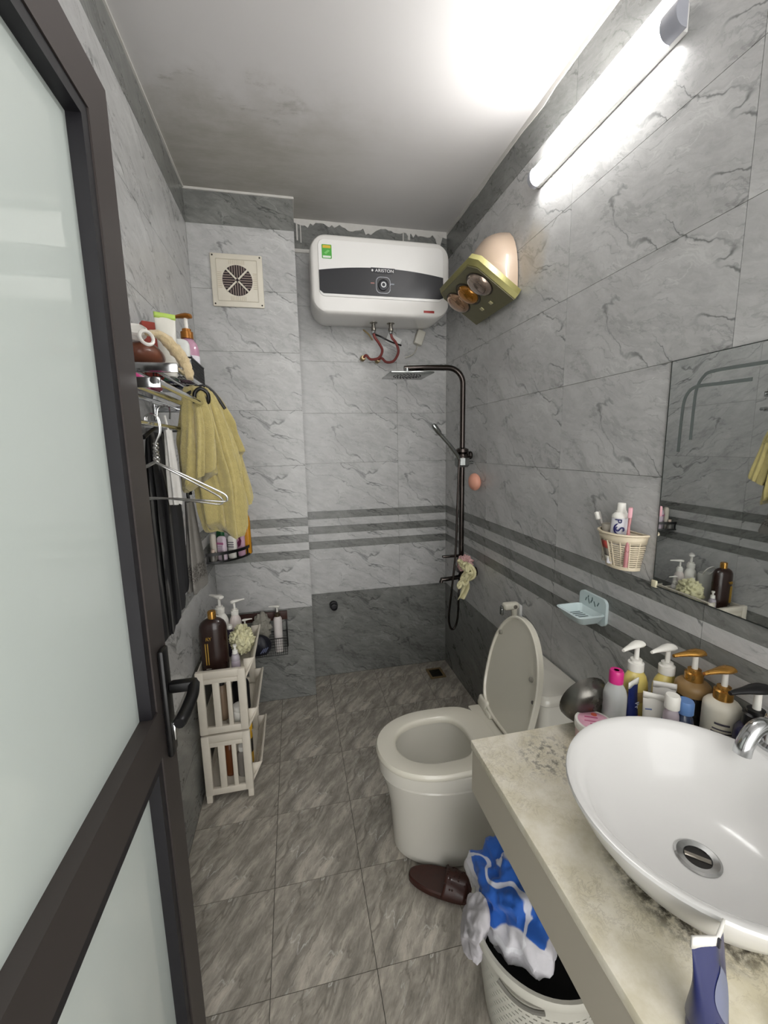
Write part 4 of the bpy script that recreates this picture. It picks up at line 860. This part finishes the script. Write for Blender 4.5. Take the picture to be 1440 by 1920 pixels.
# top wire basket
wb3 = thing('wire_basket', 'small black mesh basket on the towel rack holding pump bottles', 'basket', (-.349, 1.53, SZ))
b = MB(); X0, X1, Ya, Yb = -.055, .058, -.095, .085
lp = lambda z: [(X0, Ya, z), (X1, Ya, z), (X1, Yb, z), (X0, Yb, z)]
b.tube(lp(.002), .0018, 6, True); b.tube(lp(.06), .003, 6, True)
for i in range(1, 6): b.tube(lp(.002+.058*i/6), .001, 5, True)
for i in range(13): x = X0+(X1-X0)*i/12; b.tube([(x, Ya, .06), (x, Ya, .002), (x, Yb, .002), (x, Yb, .06)], .001, 5)
for i in range(1, 22):
    y = Ya+(Yb-Ya)*i/22
    for x in (X0, X1): b.tube([(x, y, .002), (x, y, .06)], .001, 5)
b.build('wire_mesh', M_BLK, wb3)
BZ = SZ+.0035
t = bottle('pump_bottle', 'pink pump bottle with bronze pump and white label in the mesh basket', 'bottle', (-.327, 1.575, BZ), .145, .034, pm('#cf9fb6', .15, trans=.25, coat=.3), ry=.8, sh=.3, pumpm=pm('#9a6428', .3, metal=.5), pstem=PLW, pang=PI-.3, ps=1.2, lab=pm('#d8d4da', .5), labz=(.08, .6))
MB().tube([(.006+.012*math.cos(a), -.030, .072+.016*math.sin(a)) for a in [2*PI*i/20 for i in range(20)]], .0014, 6, True).build('emblem_ring', pm('#83808e', .5), t)
for i in range(4): MB().box(-.003+.005*i, -.001+.005*i, -.0315, -.027, .06, .084).build('emblem_stroke', pm('#83808e', .5), t)
text('lettering', 'PLAN', pm('#5b5766', .5), t, .015, (.004, -.0292, .04), (PI/2, 0, 0), depth=.002)
t = flat_bottle('white_bottle', 'white square-shouldered bottle in the mesh basket beside the pink one', (-.331, 1.485, BZ), .12, .055, .034, pm('#d4d6d2', .4), rz=.2)
t = bottle('pump_bottle', 'green bottle with white pump half hidden in the mesh basket', 'bottle', (-.378, 1.52, BZ), .13, .024, pm('#3f9c78', .35), ry=.8, sh=.3, pumpm=PLW, pang=PI/2, ps=.8)
flat_bottle('blue_bottle', 'dark blue bottle low in the mesh basket on the towel rack', (-.383, 1.575, BZ), .085, .03, .03, pm('#2c2f66', .4), rz=.2)
# things in front on the rack
b = MB(); b.ball((0, 0, 0), (.048, .08, .036), 36, 20, lambda p: (p[0]*(1+.12*nz(p[1]*18, p[2]*18, 2)), p[1], p[2]*(1+.2*nz(p[0]*14, p[1]*14, 5))))
pb = b.build('leather_pouch', pm('#6e3f2c', .45, var=.15, scale=14, coat=.15)); tag(pb, 'brown leather-like pouch lying on the towel rack', 'pouch'); pb.location = (-.385, 1.31, 1.756)
fz = MB(); path = smooth_path([(-.350, 1.225, 1.797), (-.333, 1.272, 1.803), (-.312, 1.297, 1.785), (-.293, 1.311, 1.755), (-.279, 1.314, 1.722), (-.273, 1.310, 1.695)], 6)
fz.tube(path, [.006+.011*math.sin(PI*min(1, i/len(path)*.95)) for i in range(len(path))], 14)
fz.v = [tuple(Vector(v)+Vector((nz(v[0]*90, v[1]*90, v[2]*90), nz(v[1]*90, v[2]*90, 3), nz(v[2]*90, v[0]*90, 7)))*.0055) for v in fz.v]
sc = thing('back_scrubber', 'fluffy cream scrubbing strap with a white loop draped over the pouch', 'scrubber', (-.34, 1.30, 1.80))
o = fz.build('fluffy_strap', pm('#cdb992', .95, var=.2, scale=60, bump=.8, bscale=180, sheen=.4)); o.parent = sc; o.location = (.34, -1.30, -1.80)
MB().tube([(-.008+.010*math.cos(a), -.088+.02*math.cos(a), -.018+.016*math.sin(a)) for a in [2*PI*i/20 for i in range(20)]], .0045, 8, True).build('strap_loop', PLW, sc)
jr = thing('round_jar', 'white flat round jar with rim resting on the pouch', 'jar', (-.385, 1.255, 1.794), rot=(.6, .25, 0))
MB().lathe([(.022, 0), (.025, .004), (.025, .014), (.027, .016), (.027, .022), (.023, .025), (.020, .021), (.01, .021)], 28).build('jar_shell', PLW, jr)
t = thing('red_box', 'brick-red carton standing behind the pouch on the towel rack', 'carton', (-.408, 1.462, SZ-.001), .5)
MB().rbox(-.024, .024, -.016, .016, 0, .165, .002).build('carton_body', pm('#9c3a2c', .5), t); MB().rbox(-.0245, .0245, -.0165, .0165, .03, .06, .001).build('carton_band', pm('#b8694f', .5), t)
squeeze_tube('white_tube', 'large white squeeze tube with lime end standing on the towel rack', (-.352, 1.418, SZ-.001), .172, .058, .03, pm('#d8d6cc', .4), PLW, rz=.5, crimp=pm('#b3cf63', .5), caph=.03)
flat_bottle('black_bottle', 'slim black bottle between the red carton and white tube', (-.425, 1.53, SZ-.001), .17, .03, .025, M_BLK)
for i, (y, c_, lb) in enumerate(((1.06, '#c2307a', 'magenta soap packet lying on the lower rack bars'), (1.16, '#b0486e', 'dull pink soap packet lying on the lower rack bars'))):
    o = MB().rbox(-.03, .03, -.04, .04, 0, .022, .008, 2).build('soap_packet', pm(c_, .35, var=.2, scale=40)); tag(o, lb, 'soap'); o.location = (-.352+.015*i, y, 1.648); o.rotation_euler = (0, 0, .3*i)

# ------------------------------------------------------------------ hangers and cloths
def drape(name, mat, top, bot, h, fn, n=72, m=26, seed=0.0, lob=7, amp=.25, bottom=None, parent=None, crease=False):
    """closed bundle of folds; fn(t) -> (cx, cy, rx, ry)"""
    rings = []
    for i in range(m+1):
        t = i/m; cx_, cy_, rx_, ry_ = fn(t); ring = []
        for j in range(n):
            a = 2*PI*j/n; ph = a+.25*math.sin(2*a+seed)+.12*math.sin(t*5+seed)
            if crease: w_ = (abs(math.sin(lob*ph/2+seed))**.7-.62)*1.5+.28*math.sin((lob*2-1)*ph+seed*2+t*2)+.35*nz(a*2+seed, t*4, 1.0)
            else: w_ = (math.sin(lob*a+seed+1.2*math.sin(t*2+seed))+.45*math.sin((lob*2-3)*a+seed*2+t))*.6
            f = 1+amp*min(1, .25+t*1.4)*w_
            zb = bot+(bottom(a) if bottom else 0)
            z = top+(zb-top)*t+.004*nz(a*3, t*6, seed)
            if i == m: f *= .93
            ring.append((cx_+rx_*f*math.cos(a), cy_+ry_*f*math.sin(a), z))
        rings.append(ring)
    return MB().loft(rings)
M_TWL = pm('#b5a76d', .95, var=.12, scale=60, bump=1.0, bscale=300, sheen=.4)
def lerp(a, b_, t): return a+(b_-a)*t
def tow(t):
    k_ = min(1, t*2.0)**.6
    return (lerp(-.280, -.236, t**.6), lerp(1.44, 1.478, t), lerp(.026, .062, k_)*(1-.3*max(0, t-.6)), lerp(.02, .045, k_))
TW = Vector((-.28, 1.44, 1.17))
tw = thing('yellow_towel', 'mustard yellow terry towel bunched over a black hanger on the rack', 'towel', tuple(TW))
def tbot(base, am): return lambda a: base+am*math.cos(a-.6)
kk = lambda t: min(1, t*2)**.6
parts = [(tow, 1.695, 1.205, .6, 8, .45, lambda a: .035*(1-math.cos(a-.4))/2+.02*math.sin(3*a+1)),
         (lambda t: (lerp(-.292, -.290, t), lerp(1.425, 1.395, t), lerp(.026, .050, kk(t)), lerp(.02, .032, kk(t))), 1.69, 1.40, 2.4, 6, .38, lambda a: .035*math.cos(a+.3)),
         (lambda t: (lerp(-.272, -.190, t**.6), lerp(1.455, 1.535, t**.7), lerp(.028, .038, kk(t)), lerp(.018, .03, kk(t))), 1.69, 1.305, 4.1, 6, .4, lambda a: .02*math.sin(a)),
         (lambda t: (lerp(-.27, -.195, t**.6), lerp(1.45, 1.50, t), lerp(.02, .03, kk(t)), lerp(.016, .022, kk(t))), 1.69, 1.47, 5.3, 5, .4, lambda a: .02*math.sin(a+2))]
for i, (fn_, tp_, bt_, sd_, lb_, am_, bo_) in enumerate(parts):
    o = drape('x', None, tp_, bt_, 0, fn_, n=120, m=36, seed=sd_, lob=lb_, amp=am_, bottom=bo_, crease=True).build('towel_folds' if i == 0 else 'towel_flap', M_TWL, tw, ang=80); o.location = -TW
bh = thing('black_hanger', 'black plastic hanger hooked on the front bar above the yellow towel', 'hanger', (-.268, 1.385, 1.648))
MB().tube(smooth_path([(-.014, 0, -.01), (-.012, .0, .02), (.004, .008, .034), (.022, .014, .02), (.018, .026, -.005), (.0, .04, .03)]), .006, 10).build('hook', M_BLK, bh)
MB().tube(smooth_path([(-.045, .01, .01), (0, .04, .045), (.03, .06, .03), (.06, .075, -.02)]), .006, 10).build('shoulder_bar', M_BLK, bh)
# silver wire hanger
wh_ = thing('wire_hanger', 'empty silver wire clothes hanger hooked on the lower rack bar', 'hanger', (-.34, 1.155, 1.575))
M_WIRE = pm('#cfcfcc', .2, metal=.9)
hk = smooth_path([(-.012, 0, -.012), (-.014, 0, .006), (.0, 0, .014), (.014, 0, .003), (.016, 0, -.03), (.004, 0, -.06), (.0, .002, -.10)], 6)
MB().tube(hk, .0026, 8).build('hook', M_WIRE, wh_)
tw_ = MB()
for ph in (0, PI): tw_.tube([(.004+.0045*math.cos(k_*.9+ph), .0045*math.sin(k_*.9+ph), -.058-.0028*k_) for k_ in range(18)], .0024, 6)
tw_.build('twisted_neck', M_WIRE, wh_)
for s in (1, -1):
    if s < 0: continue
    P = smooth_path([(0, 0, -.105), (.06, 0, -.137), (.13, 0, -.176), (.158, .0, -.193), (.164, 0, -.205), (.155, 0, -.212), (.10, 0, -.206), (.0, .006, -.198), (-.10, 0, -.206), (-.105, 0, -.198), (-.09, 0, -.175), (-.06, 0, -.14), (0, 0, -.105)], 5)
    MB().tube(P, .0026, 8).build('shoulder_frame', M_WIRE, wh_)
tag(wh_, group='wire hangers'); wh_['label'] = 'empty silver wire hanger hanging level on the lower rack bar'
w2 = wh_.copy(); COL.objects.link(w2); w2.location = (-.342, 1.175, 1.575); w2.rotation_euler = (0, .07, .06); w2['label'] = 'second silver wire hanger hanging slightly crooked against the level one'
for ch in list(wh_.children):
    c2 = ch.copy(); COL.objects.link(c2); c2.parent = w2
# dark garment and pale strap and grey cloth
dg_ = thing('dark_garment', 'black and grey pleated garment hanging under the towel rack', 'garment', (-.395, 1.36, 1.02))
def gar(t): return (lerp(-.392, -.388, t), lerp(1.37, 1.345, t), lerp(.010, .032, min(1, t*3)), lerp(.08, .115, min(1, t*2.5)**.5))
def stripes():
    g = G('striped_fabric'); s_ = g.sep(g.obj()); n = g.noise(g.obj(), 4, 3)
    w_ = g.math('SINE', g.math('ADD', g.math('MULTIPLY', s_[1], 95.0), g.math('MULTIPLY', n, 6.0)))
    c = g.mix(g.rng(w_, .55, .95), hexc('#1a1a1c'), hexc('#4d4c4a')); return g.bsdf({'Base Color': c, 'Roughness': .85})
o = drape('x', None, 1.55, 1.02, 0, gar, n=110, m=24, seed=1.1, lob=13, amp=.30, bottom=lambda a: .06*math.sin(a)).build('pleated_cloth', stripes(), dg_, ang=80); o.location = (.395, -1.36, -1.02)
MB().tube(smooth_path([(0, -.10, .515), (.01, .0, .545), (0, .11, .515)]), .006, 8).build('hanger_bar', M_BLK, dg_)
MB().tube(smooth_path([(0.01, .0, .545), (.015, .0, .60), (.045, .0, .605), (.045, 0, .57)]), .003, 8).build('hanger_hook', M_CHROME, dg_)
wl = thing('white_lace', 'narrow white gathered cloth hanging beside the dark garment', 'cloth', (-.338, 1.285, 1.345))
o = drape('x', None, .21, 0, 0, lambda t: (0, .01*t, .010+.004*t, .018+.006*t), n=48, m=14, seed=3, lob=5, amp=.4).build('gathered_cloth', pm('#cfcdc8', .85, var=.1), wl, ang=80)
MB().tube([(0, 0, .21), (-.005, -.0, .25)], .003, 6).build('hanging_loop', PLW, wl)
gt = thing('grey_cloth', 'grey face cloth with speckled band hanging below the yellow towel', 'cloth', (-.345, 1.475, 1.03))
def gmat():
    g = G('grey_terry'); s_ = g.sep(g.obj()); n = g.noise(g.obj(), 160, 3)
    band_ = g.math('MULTIPLY', g.rng(s_[2], .03, .045), g.rng(s_[2], .085, .10, 1, 0))
    c = g.mix(g.math('MULTIPLY', band_, g.rng(n, .4, .6)), hexc('#7d7a75'), hexc('#4a4641'))
    return g.bsdf({'Base Color': c, 'Roughness': .95}, n, .6, .003)
o = drape('x', None, .30, 0, 0, lambda t: (0, .03*t, .012+.012*t, .03+.065*t), n=64, m=20, seed=2, lob=5, amp=.3).build('cloth_folds', gmat(), gt, ang=80)
MB().tube(smooth_path([(0, 0, .29), (.0, -.01, .33), (.0, .02, .36), (0, .03, .32)]), .005, 8).build('black_clip', M_BLK, gt)

# ================================================================== HAMPER, CLOTHES, SLIPPER
M_HMP = pm('#b9b7ad', .5, var=.04)
hm = thing('laundry_basket', 'round grey-white perforated plastic basket under the counter', 'laundry basket', (.56, .79, 0))
HR0, HR1, HH = .132, .170, .305
hrad = lambda z: HR0+(HR1-HR0)*(z/HH)
b = MB(); b.lathe([(HR0*.95, 0), (HR0, .006), (hrad(.04), .04), (hrad(.04)-.004, .04), (HR0-.008, .008)], 60); b.build('base', M_HMP, hm)
# woven wall: real rings and staggered uprights with open holes
b = MB(); nr, nc = 13, 60
for i in range(nr+1):
    z = .04+(.24-.04)*i/nr; r0 = hrad(z)
    b.lathe([(r0-.003, z-.0042), (r0, z-.0042), (r0, z+.0042), (r0-.003, z+.0042), (r0-.003, z-.0042)], nc, cap0=False, cap1=False)
for i in range(nr):
    z = .04+(.24-.04)*i/nr; z2 = z+.20/nr; r0, r1 = hrad(z), hrad(z2)
    for j in range(nc):
        a = 2*PI*(j+.5*(i % 2))/nc; da = 2*PI/nc*.24
        b.add([((r0-.0005)*math.cos(a-da), (r0-.0005)*math.sin(a-da), z), ((r0-.0005)*math.cos(a+da), (r0-.0005)*math.sin(a+da), z), ((r1-.0005)*math.cos(a+da), (r1-.0005)*math.sin(a+da), z2), ((r1-.0005)*math.cos(a-da), (r1-.0005)*math.sin(a-da), z2)], [(0, 1, 2, 3)])
b.build('perforated_wall', M_HMP, hm, kind='stuff')
b = MB(); b.lathe([(hrad(.24)-.003, .24), (hrad(.24), .24), (hrad(.275), .275), (HR1+.004, .28), (HR1+.008, .295), (HR1+.004, HH), (HR1-.004, HH), (HR1-.006, .28), (hrad(.24)-.003, .24)], 60, cap0=False, cap1=False); b.build('rim', M_HMP, hm)
for a in (PI+.75, .75):
    MB().tube([((HR1+.006)*math.cos(a+k_*.06), (HR1+.006)*math.sin(a+k_*.06), .273-.012*(1-(k_/5)**2)) for k_ in range(-5, 6)], .005, 8).build('handle_grip', pm('#6d6b64', .5), hm)
b = MB(); b.lathe([(.02, .012), (HR0-.01, .012), (hrad(.24)-.012, .235), (hrad(.24)-.02, .245), (.02, .26)], 40, cap0=True, cap1=True); lin = b.build('dark_interior', pm('#0e0e10', .9, var=.3)); lin.location = (.56, .79, 0); tag(lin, 'black filling painted as the dark shaded interior of the perforated basket', 'basket interior')  # solid black fill: the shade inside the basket put into colour
def jersey():
    g = G('blue_white_jersey'); o_ = g.obj(); n = g.noise(g.mapping(o_, scale=(1, .6, 1)), 5.0, 1, .4, .3); n2 = g.noise(g.mapping(o_, loc=(2, 3, 1)), 5, 2)
    m = g.rng(n, .50, .512); c = g.mix(m, hexc('#1152a8'), hexc('#c3c1c6'))
    c = g.mix(g.rng(g.math('ABSOLUTE', g.math('SUBTRACT', n2, .5)), .012, .02, .8, 0), c, hexc('#d6d6da'))
    return g.bsdf({'Base Color': c, 'Roughness': .8, 'Sheen Weight': .2}, g.noise(o_, 30, 4), .35, .006)
def crumple(name, c, r, seed, mat, freq=2.0, amp=.25, zmin=None):
    def fn(p):
        d = Vector(p)-Vector(c); q = d.normalized()
        f = 1+amp*nz(q.x*freq+seed, q.y*freq, q.z*freq)*1.4
        rd = 1-abs(nz(q.x*freq*1.6+seed*2, q.y*freq*1.6+3, q.z*freq*1.6))*2; f += amp*.55*rd
        rd2 = 1-abs(nz(q.x*freq*3.4+seed*3, q.y*freq*3.4+3, q.z*freq*3.4))*2; f += amp*.22*rd2
        v = Vector(c)+d*f
        if zmin is not None: v.z = max(v.z, zmin)
        return tuple(v)
    return MB().ball(c, r, 88, 52, fn).build(name, mat, ang=75)
jo = crumple('sports_jersey', (0, 0, 0), (.095, .125, .08), 1.3, jersey(), 1.7, .26); jo.location = (.515, .835, .315); tag(jo, 'crumpled blue and white jersey heaped in the laundry basket', 'clothing')
wc = crumple('white_shirt', (0, 0, 0), (.022, .05, .10), 5.2, pm('#b3b0b4', .85, var=.08, bump=.4, bscale=60), 1.5, .25); wc.location = (.398, .835, .265); wc.rotation_euler = (.35, .12, -.2); tag(wc, 'white cloth hanging over the laundry basket rim beside the slipper', 'clothing')
sl = thing('slipper', 'wet dark brown rubber slide slipper tucked under the toilet', 'slipper', (.425, 1.145, 0), rz=-.52)
M_SLP = pm('#3b1d16', .4, var=.2, scale=40, coat=.1)
def sole(e):
    pts = []
    for i in range(40):
        a = 2*PI*i/40; x = .118*math.cos(a)-e*math.cos(a); wv = .043+.007*math.cos(a-.3)-.006*math.cos(2*a)
        pts.append((math.copysign(abs(math.cos(a))**.75, math.cos(a))*(.118-e), (wv-e)*math.copysign(abs(math.sin(a))**.55, math.sin(a))))
    return pts
MB().loft([[(x, y, 0) for x, y in sole(.005)], [(x, y, .006) for x, y in sole(0)], [(x, y, .022) for x, y in sole(0)], [(x, y, .026) for x, y in sole(.004)], [(x, y, .0245) for x, y in sole(.012)]]).build('sole', M_SLP, sl)
b = MB(); b.grid(lambda u, v: (.0+.075*u+.012*math.sin(PI*v), .05*math.cos(PI*v)*(1-.1*u), .014+.048*math.sin(PI*v)*(1-.25*u)), 8, 20); b.build('strap', M_SLP, sl, solid=.006)
b = MB()
for i in range(26):
    u, v = random.random(), .2+.6*random.random(); p = (.0+.075*u+.012*math.sin(PI*v), .05*math.cos(PI*v)*(1-.1*u), .017+.048*math.sin(PI*v)*(1-.25*u)); b.ball(p, .0035, 8, 5)
b.build('strap_studs', M_SLP, sl)
